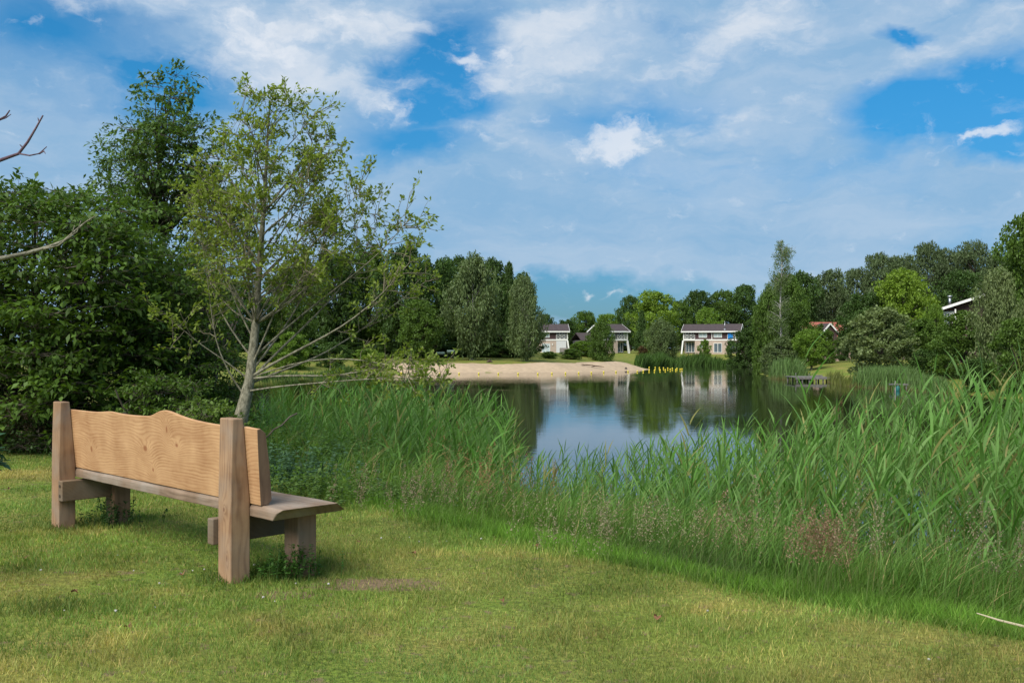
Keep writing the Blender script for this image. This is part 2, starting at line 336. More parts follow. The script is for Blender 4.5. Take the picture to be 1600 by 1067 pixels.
# ------------------------------------------------------------------ terrain
lake = [(9.0, 8.6), (7.4, 9.6), (6.0, 10.8), (4.7, 12.2), (3.5, 13.8), (2.0, 16), (.2, 19), (-2.5, 23), (-6, 29), (-11, 36), (-18, 46), (-26, 65), (-30, 85)]
lake += [water_at(*q) for q in ((395, 589), (430, 588), (540, 586), (590, 583), (640, 582), (700, 582), (800, 582), (900, 581), (965, 579), (1013, 577), (1004, 575), (995, 573),
                                (1040, 571), (1100, 570.5), (1160, 571), (1192, 573), (1192, 577), (1186, 582), (1200, 588), (1240, 593), (1300, 594), (1318, 599), (1350, 604), (1400, 607), (1480, 613), (1560, 621), (1640, 630))]
lake += [(33, 45), (33, 25), (30, 8), (22, 1), (14, 4.5)]
LK = np.array(lake)
def sdist(x, y):
    """signed distance to the lake outline, positive on land"""
    x = np.atleast_1d(np.asarray(x, float)); y = np.atleast_1d(np.asarray(y, float)); best = np.full(x.shape, 1e9); ins = np.zeros(x.shape, bool)
    for i in range(len(LK)):
        a, b = LK[i-1], LK[i]; e = b-a; t = np.clip(((x-a[0])*e[0]+(y-a[1])*e[1])/(e@e), 0, 1)
        best = np.minimum(best, np.hypot(x-a[0]-t*e[0], y-a[1]-t*e[1]))
        c = ((a[1] > y) != (b[1] > y)); xx = a[0]+(y-a[1])/(e[1] if abs(e[1]) > 1e-9 else 1e-9)*e[0]; ins ^= (c & (x < xx))
    return np.where(ins, -best, best)
def sstep(t): t = np.clip(t, 0, 1); return t*t*(3-2*t)
BANK = 6.3
def H(x, y):
    x = np.atleast_1d(np.asarray(x, float)); y = np.atleast_1d(np.asarray(y, float)); d = sdist(x, y)
    near = WZ + 1.62*sstep(d/BANK*.5+.5)*2-1.62; near = WZ+1.62*np.clip(d/BANK, 0, 1)**.85
    top = 1.8+.7*sstep((y-160)/15)+.5*sstep((x-20)/15)*sstep((150-y)/30)
    far = WZ + top*(1-np.exp(-np.maximum(d, 0)/9))
    w = sstep((y-28)/20); land = near*(1-w)+far*w
    und = .025*np.sin(x*.9+1)*np.sin(y*.7)*sstep((d-BANK)/3)*(1-w)
    floor = WZ-1.3*sstep(-d/6)
    return np.where(d > 0, land+und, floor)
def H1(x, y): return float(H(x, y)[0])
def terrain():
    na = 400; rr = np.concatenate([[0.0], np.geomspace(1.5, 60, 130), np.arange(61, 216, 1.0), np.geomspace(218, 4000, 40)])
    # finer towards the view
    t = np.linspace(-1, 1, na+1)[:-1]; ang = math.pi*(.35*t+.65*t**3)
    A, Rr = np.meshgrid(ang, rr[1:]); x = np.sin(A)*Rr; y = np.cos(A)*Rr
    z = H(x.ravel(), y.ravel()); V = np.column_stack([x.ravel(), y.ravel(), z]); V = np.vstack([[0, 0, H1(0, 0)], V])
    n = na; fs = []
    i, k = np.meshgrid(np.arange(len(rr)-2), np.arange(n), indexing='ij'); i = i.ravel(); k = k.ravel(); k2 = (k+1) % n
    q = np.column_stack([1+i*n+k, 1+i*n+k2, 1+(i+1)*n+k2, 1+(i+1)*n+k])[:, ::-1]
    me = mesh_np('ground', V, q, 4, [ground_mat()], smooth=True)
    o = obj('ground', me); tag(o, kind='structure')
    mb = MB(); mb.add([tuple(V[0])]+[tuple(V[1+j]) for j in range(n)], [(0, 1+(j+1) % n, 1+j) for j in range(n)])
    # centre disc joined into the same sheet
    me2 = bpy.data.meshes.new('tmp')
    import bmesh
    bm = bmesh.new(); bm.from_mesh(me); bm.verts.ensure_lookup_table()
    for j in range(n): bm.faces.new((bm.verts[0], bm.verts[1+(j+1) % n], bm.verts[1+j]))
    bm.to_mesh(me); bm.free()
    return o
terrain()
wm = MB(); wm.add([(-60, -2, WZ), (60, -2, WZ), (60, 215, WZ), (-60, 215, WZ)], [(0, 1, 2, 3)])
tag(wm.build('lake', water_mat()), kind='structure')
def beach():
    P = np.array([water_at(*q) for q in ((618, 582.4), (640, 582), (700, 582), (800, 582), (900, 581), (965, 579), (1013, 577))])
    seg = np.r_[0, np.cumsum(np.hypot(*np.diff(P, axis=0).T))]; s = np.linspace(0, seg[-1], 140)
    x = np.interp(s, seg, P[:, 0]); y = np.interp(s, seg, P[:, 1])
    k = np.ones(15)/15; xs = np.convolve(np.pad(x, 7, 'edge'), k, 'valid'); ys = np.convolve(np.pad(y, 7, 'edge'), k, 'valid')
    tx, ty = np.gradient(xs), np.gradient(ys); l = np.hypot(tx, ty); nx, ny = -ty/l, tx/l
    V = []; nw = 30
    for j in range(nw):
        wv = -1.5+(j/(nw-1))*(8.5+1.2*np.sin(s*.25)+.8*np.sin(s*.7)); X = xs+nx*wv; Y = ys+ny*wv
        hz = H(X, Y); edge = (j/(nw-1)); hump = .30*np.exp(-((wv-4)/2.6)**2)*(1+.5*np.sin(s*.35)+.25*np.sin(s*.9)) * (edge < 1)
        V.append(np.column_stack([X, Y, hz+np.where(edge > .97, -.05, .02)+hump+.02*np.sin(s*3+j)]))
    V = np.array(V); n = len(s)
    i, k = np.meshgrid(np.arange(nw-1), np.arange(n-1), indexing='ij'); i = i.ravel(); k = k.ravel()
    q = np.column_stack([i*n+k, i*n+k+1, (i+1)*n+k+1, (i+1)*n+k])
    me = mesh_np('beach', V.reshape(-1, 3), q, 4, [simple('sand', (.40, .30, .205), .95, .12, 1.5, .1, bump=.3)], smooth=True)
    tag(obj('beach', me), kind='structure'); return V
beach()

# ------------------------------------------------------------------ bench
def bench():
    root = empty('park_bench', (-1.866, 6.425, 0), R(-43.9))
    tag(root, 'long rustic wooden bench of thick timber with wavy-topped plank back, standing on the lawn', 'bench')
    post_m = wood_mat('post_timber', (.40, .25, .145), (.16, .085, .048), 'z', freq=28, swirl=.10, nsx=1.0, nsz=6, grey=(.27, .215, .17, .6), contrast=1.1, knots=((.50, -.09, .05, .03), (.18, -.05, .06, .02)))
    leg_m = wood_mat('leg_timber', (.33, .20, .12), (.14, .075, .045), 'z', freq=30, swirl=.08, nsx=1.0, nsz=6, grey=(.26, .205, .16, .5), contrast=.6)
    beam_m = wood_mat('beam_timber', (.21, .145, .09), (.11, .075, .05), 'x', freq=30, swirl=.06, grey=(.2, .17, .14, .6), contrast=.6)
    plank_m = wood_mat('back_plank_wood', (.55, .335, .175), (.30, .145, .065), 'x', freq=46, swirl=.070, nsx=1.3, nsz=2.2, contrast=1.15,
                       knots=((-2.52, .72, .06, .075), (-1.12, .97, .035, .08), (-.98, .86, .06, .04), (-1.5, .80, .09, .07), (-1.40, .64, .04, .045), (-.08, .80, .045, .06)))
    seat_m = wood_mat('seat_wood', (.29, .205, .145), (.13, .085, .055), 'x', freq=24, swirl=.06, grey=(.30, .255, .215, .7), contrast=1.0, bump=.6)
    def post(s0, s1, lean=0.0):
        zs = [-.25, .55, .80, 1.11]; ft = [.147, .145, .122, .092]; bt = [.0, .0, .004, .012]
        vs = []
        for z, a, b in zip(zs, ft, bt):
            vs += [(-s1, b, z), (-s0, b, z), (-s0, a, z), (-s1, a, z)]
        fs = [(3, 2, 1, 0)]
        for i in range(3):
            o = i*4; fs += [(o+k, o+(k+1) % 4, o+4+(k+1) % 4, o+4+k) for k in range(4)]
        fs.append((12, 13, 14, 15)); MB().add(vs, fs).build('post', post_m, root, .008)
    post(0, .168); post(2.885, 3.05)
    # beams bolted to the inner faces of the posts
    for s0, s1, t0 in ((.170, .245, -.035), (2.795, 2.883, -.006)):
        MB().box(-s1, -s0, t0, .60, .255, .43).build('cross_beam', beam_m, root, .006)
    bm_ = simple('rusty_bolt', (.06, .045, .035), .6, .2)
    for z in (.30, .385): MB().tube([(-2.84, -.012, z), (-2.84, -.004, z)], .013, 10).build('bolt', bm_, root)
    for s0, s1 in ((-.15, .025), (2.74, 2.92)):
        MB().hexa([(-s1, .425, -.25), (-s0, .425, -.25), (-s0, .575, -.25), (-s1, .575, -.25), (-s1, .425, .447), (-s0, .425, .447), (-s0, .575, .447), (-s1, .575, .447)]).build('leg', leg_m, root, .008)
    # live-edged seat slab
    vs = []; n = 30; rnd = random.Random(3)
    for i in range(n+1):
        f = i/n
        wob = .007*math.sin(f*17)+.004*math.sin(f*41+1); wob2 = .014*math.sin(f*9+1)+.006*math.sin(f*29)
        st, sb = -.372+f*(3.30+.372), -.275+f*(3.26+.275)
        back = .150+wob*.6 ; front = .575+wob2
        dz = .006*math.sin(f*11)
        sec = [(sb, .142+abs(wob)*.8, .449), (sb, front+.100, .452), (st*.4+sb*.6, front+.108, .466), (st, front+.004, .527), (st, back+.012, .529), (st*.5+sb*.5, .142+abs(wob)*.5, .505)]
        vs += [(-a, b, c) for a, b, c in sec]
    m6 = 6; fs = [tuple(range(6))]
    for i in range(n):
        for k in range(m6): fs.append((i*6+(k+1) % 6, i*6+k, (i+1)*6+k, (i+1)*6+(k+1) % 6))
    fs.append(tuple(n*6+k for k in range(6))[::-1])
    MB().add(vs, fs).build('seat', seat_m, root, .006)
    # plank back: wavy top edge read off the photograph, leaning against the posts
    prof = [(-.125, 1.040), (-.05, 1.053), (.1, 1.047), (.33, 1.044), (.52, 1.048), (.72, 1.058), (.88, 1.072), (.99, 1.087), (1.08, 1.099), (1.15, 1.103), (1.22, 1.098), (1.30, 1.072), (1.37, 1.054), (1.5, 1.049), (1.75, 1.046), (1.95, 1.049),
            (2.08, 1.056), (2.16, 1.056), (2.26, 1.047), (2.4, 1.041), (2.6, 1.040), (2.86, 1.041), (3.05, 1.040), (3.2, 1.03)]
    prof = [(a, 1.045+(b-1.045)*1.2) for a, b in prof]; ps = np.array(prof); ss = np.linspace(-.125, 3.2, 90); zt = np.interp(ss, ps[:, 0], ps[:, 1]); zt = np.convolve(np.pad(zt, 2, 'edge'), np.ones(5)/5, 'valid')
    def bt(z): return .149 + (z-.53)*-.100
    vs = []
    for s_, z in zip(ss, zt):
        sb = s_ if s_ > 0 else s_; base = .532
        e0 = -.045*(z-.53)/.5 if s_ < -.1 else 0
        sh = lambda zz: s_+(-.03 if s_ < -.12 else 0)*(zz-.53)/.5
        zm = .80
        vs += [(-sh(base), bt(base), base), (-sh(zm), bt(zm), zm), (-sh(z), bt(z)+.004, z), (-sh(z)-.0, bt(z)+.03, z+.003), (-sh(z), bt(z)+.070, z-.030), (-sh(zm), bt(zm)+.085, zm), (-sh(base), bt(base)+.085, base+.03), (-sh(base), bt(base)+.06, base)]
    k8 = 8; fs = [tuple(range(8))]
    for i in range(len(ss)-1):
        for k in range(k8): fs.append((i*8+(k+1) % 8, i*8+k, (i+1)*8+k, (i+1)*8+(k+1) % 8))
    fs.append(tuple((len(ss)-1)*8+k for k in range(8))[::-1])
    bo = MB().add(vs, fs).build('backrest', plank_m, root, .004); bo.data.materials.append(wood_mat('end_grain', (.24, .15, .095), (.12, .07, .045), 'z', freq=40, swirl=.04, contrast=.8))
    for p_ in bo.data.polygons:
        if abs(p_.normal.x) > .8 or (p_.normal.z > .6 and False): p_.material_index = 1
bench()

# ------------------------------------------------------------------ vegetation generators
def ribbons(base, d, length, width, bend, side, segs, prof):
    """n curved strips; prof(t) gives the relative width; returns vertices (n, segs+1, 2, 3)"""
    t = np.linspace(0, 1, segs+1)
    c = base[:, None] + d[:, None]*(length[:, None]*t)[..., None] + bend[:, None]*(length[:, None]*t**2)[..., None]
    w = (width[:, None]*prof(t))[..., None]*side[:, None]
    return np.stack([c-w, c+w], 2)
def ribbon_faces(n, segs):
    base = np.arange(n)[:, None]*(segs+1)*2; i = np.arange(segs)[None]*2
    a = base+i; return np.stack([a, a+1, a+3, a+2], -1).reshape(-1, 4)
def unit(v): return v/np.maximum(np.linalg.norm(v, axis=-1, keepdims=True), 1e-9)
def leaf_quads(C, axis, nrm, length, width, fold=.25):
    """pointed leaves: 4 corners (base, side, tip, side), slightly folded"""
    s = unit(np.cross(axis, nrm)); n = np.cross(s, axis); L_ = length[:, None]; W = width[:, None]
    b = C; m = C+axis*L_*.45
    return np.stack([b, m+s*W*.5+n*W*fold, C+axis*L_-n*L_*.08, m-s*W*.5+n*W*fold], 1)
def rand_dirs(n, g=rng):
    v = g.normal(size=(n, 3)); return unit(v)
class TB:
    """numpy tubes"""
    def __init__(s): s.V = []; s.F = []; s.n = 0
    def tube(s, pts, rad, k=5):
        pts = np.asarray(pts, float); rad = np.asarray(rad, float); m = len(pts)
        d = unit(np.gradient(pts, axis=0)); ref = np.array([.3, .9, .1]); u = unit(np.cross(d, ref)); w = np.cross(d, u)
        a = np.arange(k)*2*np.pi/k
        ring = pts[:, None]+rad[:, None, None]*(u[:, None]*np.cos(a)[None, :, None]+w[:, None]*np.sin(a)[None, :, None])
        i, j = np.meshgrid(np.arange(m-1), np.arange(k), indexing='ij'); j2 = (j+1) % k
        f = np.stack([i*k+j, i*k+j2, (i+1)*k+j2, (i+1)*k+j], -1).reshape(-1, 4)
        s.V.append(ring.reshape(-1, 3)); s.F.append(f+s.n); s.n += m*k
    def mesh(s, name, m): return mesh_np(name, np.vstack(s.V), np.vstack(s.F), 4, [m], smooth=True)
def curve(a, b, sag, n=7, g=rng, wob=0.0):
    a, b = np.asarray(a, float), np.asarray(b, float); t = np.linspace(0, 1, n)[:, None]
    p = a+(b-a)*t + np.array([0, 0, 1])*sag*np.linalg.norm(b-a)*(4*t*(1-t))
    if wob: p[1:-1] += g.normal(size=(n-2, 3))*wob*np.linalg.norm(b-a)
    return p

M_BARK = bark_mat('grey_brown_bark', (.055, .045, .035), (.16, .135, .11), 6)
M_BIRCH = bark_mat('white_birch_bark', (.10, .09, .08), (.50, .48, .44), 5, (1, 1, 1.2), .2)
M_PALE = bark_mat('pale_smooth_bark', (.09, .085, .055), (.31, .285, .21), 22, (1, 1, .5), 1.0)
GREENS = {
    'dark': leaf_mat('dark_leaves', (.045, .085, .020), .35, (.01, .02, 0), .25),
    'mid': leaf_mat('mid_green_leaves', (.072, .130, .022), .35, (.015, .02, 0), .3),
    'grey': leaf_mat('grey_green_leaves', (.095, .135, .050), .35, (.015, .02, .005), .3),
    'lime': leaf_mat('lime_green_leaves', (.14, .225, .028), .30, (.03, .03, 0), .35),
    'fresh': leaf_mat('fresh_green_leaves', (.115, .20, .028), .35, (.02, .02, 0), .35),
    'olive': leaf_mat('olive_leaves', (.135, .18, .065), .35, (.02, .02, .01), .3),
    'pine': leaf_mat('pine_needles', (.068, .100, .040), .35, (.012, .016, .004), .15),
    'red': leaf_mat('rusty_leaves', (.085, .060, .030), .35, (.03, .01, 0), .3),
}
# ---- far trees: unit height, radius ~.5 crowns, shared meshes
def far_crown(kind, seed, nclump, nleaf, lsize):
    g = np.random.default_rng(seed); tb = TB(); C = []
    lean = g.normal(size=2)*.03
    def prof(z):   # crown radius at height z
        if kind == 'broad': return .5*math.sqrt(max(0, 1-((z-.58)/.44)**2)) if z > .14 else 0
        if kind == 'bush': return .5*math.sqrt(max(0.02, 1-((z-.42)/.60)**2)) if z < .98 else .05
        if kind == 'birch': return .52*math.sqrt(max(0, 1-((z-.60)/.42)**2))*(1.05-.35*z) if z > .16 else 0
        if kind == 'spruce': return .5*(1-z)**.85+.01
        if kind == 'pine': return .5*math.sqrt(max(0, 1-((z-.68)/.34)**2)) if z > .3 else .03
        if kind == 'column': return .5*min(1, (1-z)*3+.1)**.6
        if kind == 'willow': return .5*math.sqrt(max(0, 1-((z-.45)/.56)**2))
    z0 = {'broad': .16, 'bush': .02, 'birch': .14, 'spruce': .05, 'pine': .36, 'column': .02, 'willow': .06}[kind]
    # big lobes give the crown an uneven outline
    lobes = g.uniform(.48, 1.15, size=(9, 7))
    while len(C) < nclump:
        z = g.uniform(z0, 1); a = g.uniform(0, 2*math.pi); r = prof(z)
        lob = lobes[int(z*8.99), int(a/2/math.pi*6.99)]
        rr = r*lob*(g.uniform(.1, 1)**.42)
        if kind == 'pine' and g.uniform() < .25 and z < .5: continue
        C.append((rr*math.cos(a)+lean[0]*z, rr*math.sin(a)+lean[1]*z, z))
    C = np.array(C)
    top = C[:, 2].max(); C[:, 2] *= .985/top
    # trunk and limbs
    th = {'broad': .8, 'bush': .3, 'birch': .97, 'spruce': .95, 'pine': .9, 'column': .6, 'willow': .6}[kind]
    tr = {'broad': .028, 'bush': .02, 'birch': .014, 'spruce': .014, 'pine': .016, 'column': .02, 'willow': .026}[kind]
    tz = np.linspace(-.02, th, 9); tp = np.column_stack([lean[0]*tz+.008*np.sin(tz*9+seed), lean[1]*tz+.008*np.cos(tz*7), tz]); tb.tube(tp, tr*(1-.85*(tz+.02)/th)+.002, 7)
    for i in g.choice(len(C), min(46, len(C)), replace=False):
        c = C[i]; zz = max(.08, c[2]-(.22 if kind in ('broad', 'birch', 'bush', 'willow') else .02)*g.uniform(.6, 1.2)-np.hypot(c[0], c[1])*.35); zz = min(zz, th)
        st = np.array([np.interp(zz, tz, tp[:, 0]), np.interp(zz, tz, tp[:, 1]), zz])
        tb.tube(curve(st, c, -.06 if kind == 'birch' else .04, 5, g, .02), np.linspace(.0065, .0015, 5), 4)
    P = []; A = []; Nn = []; col = []
    for c in C:
        m = int(nleaf*g.uniform(.6, 1.4)); o = rand_dirs(m, g)
        rad = g.uniform(.028, .085)
        if kind == 'pine': sc = np.array([1.5, 1.5, .38])
        elif kind == 'spruce': sc = np.array([1.2, 1.2, .5])
        elif kind in ('birch', 'willow'): sc = np.array([.95, .95, 1.15])
        else: sc = np.array([1.1, 1.1, .75])
        rr_ = g.uniform(.35, 1, size=(m, 1))**.5
        q = c+o*sc*rad*rr_
        if kind in ('birch', 'willow'): q[:, 2] -= np.abs(g.normal(size=m))*.05
        P.append(q)
        ax = unit(o*.6+rand_dirs(m, g)*.8+np.array([0, 0, {'birch': -.9, 'willow': -.8, 'spruce': -.3, 'bush': .35, 'pine': .3}.get(kind, 0)]))
        A.append(ax); Nn.append(unit(rand_dirs(m, g)*.9+np.array([0, 0, .8])+o*.5))
        col.append(np.clip(g.uniform(0, 1, m)*.45+g.uniform(0, .5), 0, 1))
    P = np.vstack(P); P[:, 2] = np.maximum(P[:, 2], .004); A = np.vstack(A); Nn = np.vstack(Nn); col = np.concatenate(col); n = len(P)
    ln = lsize*g.uniform(.6, 1.4, n)*(1.3 if kind in ('birch', 'willow') else 1); wd = ln*(.42 if kind in ('birch', 'willow', 'pine') else .7)
    Q = leaf_quads(P, A, Nn, ln, wd); V = Q.reshape(-1, 3); Fq = np.arange(n*4).reshape(-1, 4)
    me = mesh_np(kind+'_crown', V, Fq, 4, [GREENS['mid']], col=np.repeat(np.column_stack([col]*3), 4, 0))
    return me, tb.mesh(kind+'_trunk', M_BIRCH if kind == 'birch' else M_BARK)
VAR = {}
def variants(kind, n, *a):
    VAR[kind] = [far_crown(kind, 100+hash_(kind)+i, *a) for i in range(n)]
def hash_(s): return sum(ord(c)*(i+1) for i, c in enumerate(s)) % 997
variants('broad', 4, 300, 60, .030)
variants('bush', 3, 230, 60, .036)
variants('birch', 2, 300, 60, .026)
variants('spruce', 1, 300, 50, .030)
variants('pine', 3, 200, 60, .032)
variants('column', 1, 150, 50, .038)
variants('willow', 2, 300, 64, .030)
KNAME = {'broad': ('broadleaf_tree', 'tree'), 'bush': ('bush', 'bush'), 'birch': ('birch_tree', 'tree'), 'spruce': ('spruce_tree', 'tree'), 'pine': ('pine_tree', 'tree'), 'column': ('columnar_shrub', 'shrub'), 'willow': ('willow_tree', 'tree')}
def far_tree(px, d, top, hw, kind, colr, label, group=None, base=None, name=None, cat=None, deep=1.0, seed=0, meshes=None):
    x, y = ray_ground(px, d); z = H1(x, y) if base is None else base
    ztop = EYE+(HZ-top)*d/F; h = ztop-z; w = hw*d/F/.5*.93
    k = seed or (len(bpy.data.objects) % 7)
    me, mt = meshes or VAR[kind][k % len(VAR[kind])]
    r = empty(name or KNAME[kind][0], (x, y, z-.05), (px*2.399) % 6.28); tag(r, label, cat or KNAME[kind][1], group)
    c = obj('crown', me, r); t = obj('trunk', mt, r)
    for o in (c, t): o.scale = (w, w*deep, h)
    c.material_slots[0].link = 'OBJECT'; c.material_slots[0].material = GREENS[colr]
    return r

WOOD = 'trees of the wood left of the beach'; PINES = 'pines along the skyline behind the right shore'; BACK = 'trees behind the holiday houses'
FT = [
 # wood on the left shore
 (300, 120, 425, 62, 'broad', 'dark', 'dark broadleaf tree across the water, glimpsed behind the poplar-like tree', WOOD),
 (372, 128, 440, 55, 'broad', 'dark', 'dark broadleaf tree across the water, directly behind the young tree trunk', WOOD),
 (455, 134, 418, 55, 'broad', 'mid', 'mid green tree across the water, seen through the lower right limbs of the young tree', WOOD),
 (525, 150, 400, 55, 'broad', 'dark', 'dark tree of the left wood behind the leafy right side of the young tree', WOOD),
 (580, 158, 392, 52, 'broad', 'mid', 'green broadleaf tree of the left wood just above the ends of the low pale branches', WOOD),
 (632, 148, 388, 55, 'broad', 'dark', 'tall dark broadleaf tree overlapping the right tips of the young tree', WOOD),
 (680, 150, 408, 45, 'broad', 'dark', 'dark broadleaf tree immediately left of the big weeping birch', WOOD),
 (655, 138, 470, 42, 'broad', 'mid', 'lower green tree in front of the dark wood, left of the weeping birch', WOOD),
 (716, 166, 404, 50, 'broad', 'dark', 'dark tree crown rising behind the big weeping birch', WOOD),
 (768, 160, 408, 44, 'broad', 'dark', 'dark tree between the two weeping birches', WOOD),
 (795, 158, 412, 26, 'spruce', 'dark', 'pointed dark conifer right behind the smaller weeping birch', WOOD),
 (816, 165, 430, 26, 'broad', 'dark', 'dark tree at the right end of the left wood, behind the smaller birch', WOOD),
 (738, 142, 397, 60, 'birch', 'grey', 'big weeping birch with pale trunk behind the grassy bank of the beach', None),
 (822, 140, 432, 40, 'birch', 'grey', 'smaller weeping birch hanging to the ground just left of the first white house', None),
 (456, 116, 520, 36, 'bush', 'fresh', 'light green bush on the far left bank behind the low branches of the young tree', None),
 (520, 122, 535, 32, 'bush', 'dark', 'dark low bush at the waterline left of the beach', None),
 (575, 128, 545, 30, 'bush', 'fresh', 'small fresh green bush at the left end of the beach', None),
 # behind and round the houses
 (852, 210, 492, 20, 'broad', 'dark', 'low dark tree behind the first white house, beside the birch', BACK),
 (884, 222, 500, 22, 'broad', 'dark', 'low dark tree between the first and second white house', BACK),
 (915, 230, 488, 28, 'broad', 'mid', 'rounded green tree behind the low annex roof of the second house', BACK),
 (950, 236, 491, 28, 'broad', 'fresh', 'lighter green tree behind the roof of the second house', BACK),
 (985, 226, 464, 24, 'broad', 'dark', 'dark tree on the left flank of the big lime green tree', BACK),
 (1022, 208, 457, 43, 'broad', 'lime', 'big round lime green tree between the second and third house', None),
 (1062, 234, 472, 26, 'broad', 'mid', 'green tree behind the right flank of the big lime green tree', BACK),
 (1092, 240, 455, 32, 'broad', 'dark', 'dark tree above the left half of the third house roof', BACK),
 (1130, 242, 456, 34, 'broad', 'mid', 'green tree above the middle of the third house roof', BACK),
 (1165, 240, 447, 34, 'broad', 'dark', 'tall dark tree above the right gable of the third house', BACK),
 (1105, 222, 482, 26, 'broad', 'fresh', 'lighter green low tree directly behind the third house ridge', None),
 (1003, 197, 486, 19, 'spruce', 'dark', 'dark spruce right of the second house', None),
 (1013, 192, 508, 6, 'column', 'fresh', 'narrow yellow green cypress between the spruce and the lakeside willow', None),
 (1004, 190, 540, 9, 'bush', 'red', 'small rusty red shrub at the foot of the dark spruce', None),
 (1034, 186, 499, 30, 'willow', 'grey', 'grey green willow at the water between the second and third house', None),
 (1101, 187, 531, 13, 'bush', 'fresh', 'small fresh green tree at the water in front of the third house', None),
 (1139, 188, 540, 7, 'column', 'mid', 'slim dark shrub at the water in front of the balcony with the blue towel', None),
 (1181, 190, 524, 17, 'bush', 'fresh', 'bright bush at the right gable of the third house', None),
 (1166, 187, 540, 9, 'bush', 'mid', 'small round shrub at the right foot of the third house', None),
 (1184, 186, 545, 9, 'bush', 'lime', 'small yellow green shrub at the right end of the far lawn', None),
 (857, 156, 549, 18, 'bush', 'mid', 'round shrub below the french doors of the first white house', None),
 (893, 162, 545, 22, 'bush', 'mid', 'round shrub right of the garden steps', None),
 (912, 174, 533, 30, 'bush', 'fresh', 'low clipped looking hedge bush between the first and second house', None),
 (941, 166, 502, 25, 'willow', 'mid', 'conical dark green tree in front of the second house', None),
 # right shore
 (1252, 150, 428, 40, 'broad', 'dark', 'dark tree on the skyline just right of the tall slender birch', None),
 (1298, 155, 424, 36, 'broad', 'pine', 'dark tree on the skyline above the red roofed house', None),
 (1225, 128, 432, 38, 'broad', 'mid', 'leafy green tree behind the trunk of the tall slender birch', None),
 (1338, 150, 421, 40, 'pine', 'pine', 'pine at the left end of the skyline row, above the dark round tree', PINES),
 (1376, 146, 397, 40, 'pine', 'pine', 'pine rising behind the left edge of the big lime green tree on the right', PINES),
 (1412, 150, 401, 40, 'pine', 'pine', 'pine rising straight above the big lime green tree on the right', PINES),
 (1448, 146, 381, 40, 'pine', 'pine', 'pine rising behind the right edge of the big lime green tree on the right', PINES),
 (1484, 150, 391, 40, 'pine', 'pine', 'pine rising above the metal flue of the slanted roof house', PINES),
 (1520, 144, 379, 40, 'pine', 'pine', 'pine rising above the slanted roof itself', PINES),
 (1556, 140, 399, 40, 'pine', 'pine', 'last pine of the skyline, partly behind the tallest tree at the right edge', PINES),
 (1392, 152, 430, 52, 'broad', 'dark', 'dark tree filling the gap under the skyline pines behind the lime green tree', None),
 (1500, 138, 425, 52, 'broad', 'dark', 'dark tree filling the gap under the skyline pines behind the slanted roof', None),
 (1200, 122, 446, 28, 'willow', 'mid', 'drooping green tree left of the tall slender birch', None),
 (1246, 118, 474, 36, 'broad', 'mid', 'green tree right of the slender birch trunk, left of the red roof', None),
 (1268, 106, 516, 33, 'broad', 'fresh', 'fresh green round tree just behind the wooden jetty', None),
 (1222, 108, 528, 36, 'bush', 'grey', 'wide grey green shrub at the waterline left of the jetty', None),
 (1202, 114, 538, 18, 'bush', 'grey', 'grey willow shrub reaching over the water at the left tip of the right shore', None),
 (1350, 116, 460, 46, 'broad', 'dark', 'dark round tree between the red roof and the lime green tree', None),
 (1414, 112, 424, 56, 'broad', 'lime', 'big lime green tree below the skyline pines', None),
 (1372, 84, 483, 62, 'bush', 'olive', 'huge olive grey bush overhanging the water right of the jetty', None),
 (1438, 88, 500, 44, 'bush', 'mid', 'green bush behind the reed bed right of the huge olive bush', None),
 (1506, 76, 488, 52, 'bush', 'mid', 'wide green bush in front of the slanted roof house', None),
 (1452, 80, 545, 32, 'bush', 'dark', 'low dark bush behind the far reed bed', None),
 (1562, 70, 420, 46, 'willow', 'olive', 'weeping tree hung with dense foliage near the right edge', None),
 (1612, 74, 336, 62, 'broad', 'mid', 'tallest green tree cut by the right edge of the picture', None),
 (1590, 63, 500, 48, 'bush', 'mid', 'rounded green bush at the water by the right edge', None),
 (1530, 67, 560, 36, 'bush', 'dark', 'dark low bush at the waterline beneath the weeping tree', None),
]
FT += [
 (1292, 118, 516, 19, 'bush', 'mid', 'green bush below the small dark gable of the red roofed house', None),
 (1318, 126, 520, 16, 'bush', 'dark', 'dark bush between the red roofed house and the huge olive bush', None),
 (1478, 84, 508, 26, 'bush', 'mid', 'green bush under the left end of the slanted roof', None),
 (1462, 90, 478, 22, 'broad', 'fresh', 'small fresh green tree beside the left end of the slanted roof', None)]
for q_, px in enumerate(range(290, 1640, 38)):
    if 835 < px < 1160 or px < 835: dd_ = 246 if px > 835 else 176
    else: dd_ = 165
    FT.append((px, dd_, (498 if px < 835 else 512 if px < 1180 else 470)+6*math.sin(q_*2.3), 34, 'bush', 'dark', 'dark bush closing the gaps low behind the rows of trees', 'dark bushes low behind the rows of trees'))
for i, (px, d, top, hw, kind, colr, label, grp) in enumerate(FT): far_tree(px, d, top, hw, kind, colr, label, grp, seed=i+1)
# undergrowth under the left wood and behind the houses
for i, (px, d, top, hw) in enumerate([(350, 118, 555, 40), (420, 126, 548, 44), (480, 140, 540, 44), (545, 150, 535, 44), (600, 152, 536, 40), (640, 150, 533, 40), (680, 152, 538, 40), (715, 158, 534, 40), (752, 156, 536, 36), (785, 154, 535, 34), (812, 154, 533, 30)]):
    far_tree(px, d, top, hw, 'bush', 'dark', 'dark shrub of the shaded undergrowth beneath the wood left of the beach', 'undergrowth beneath the left wood', seed=i+1)

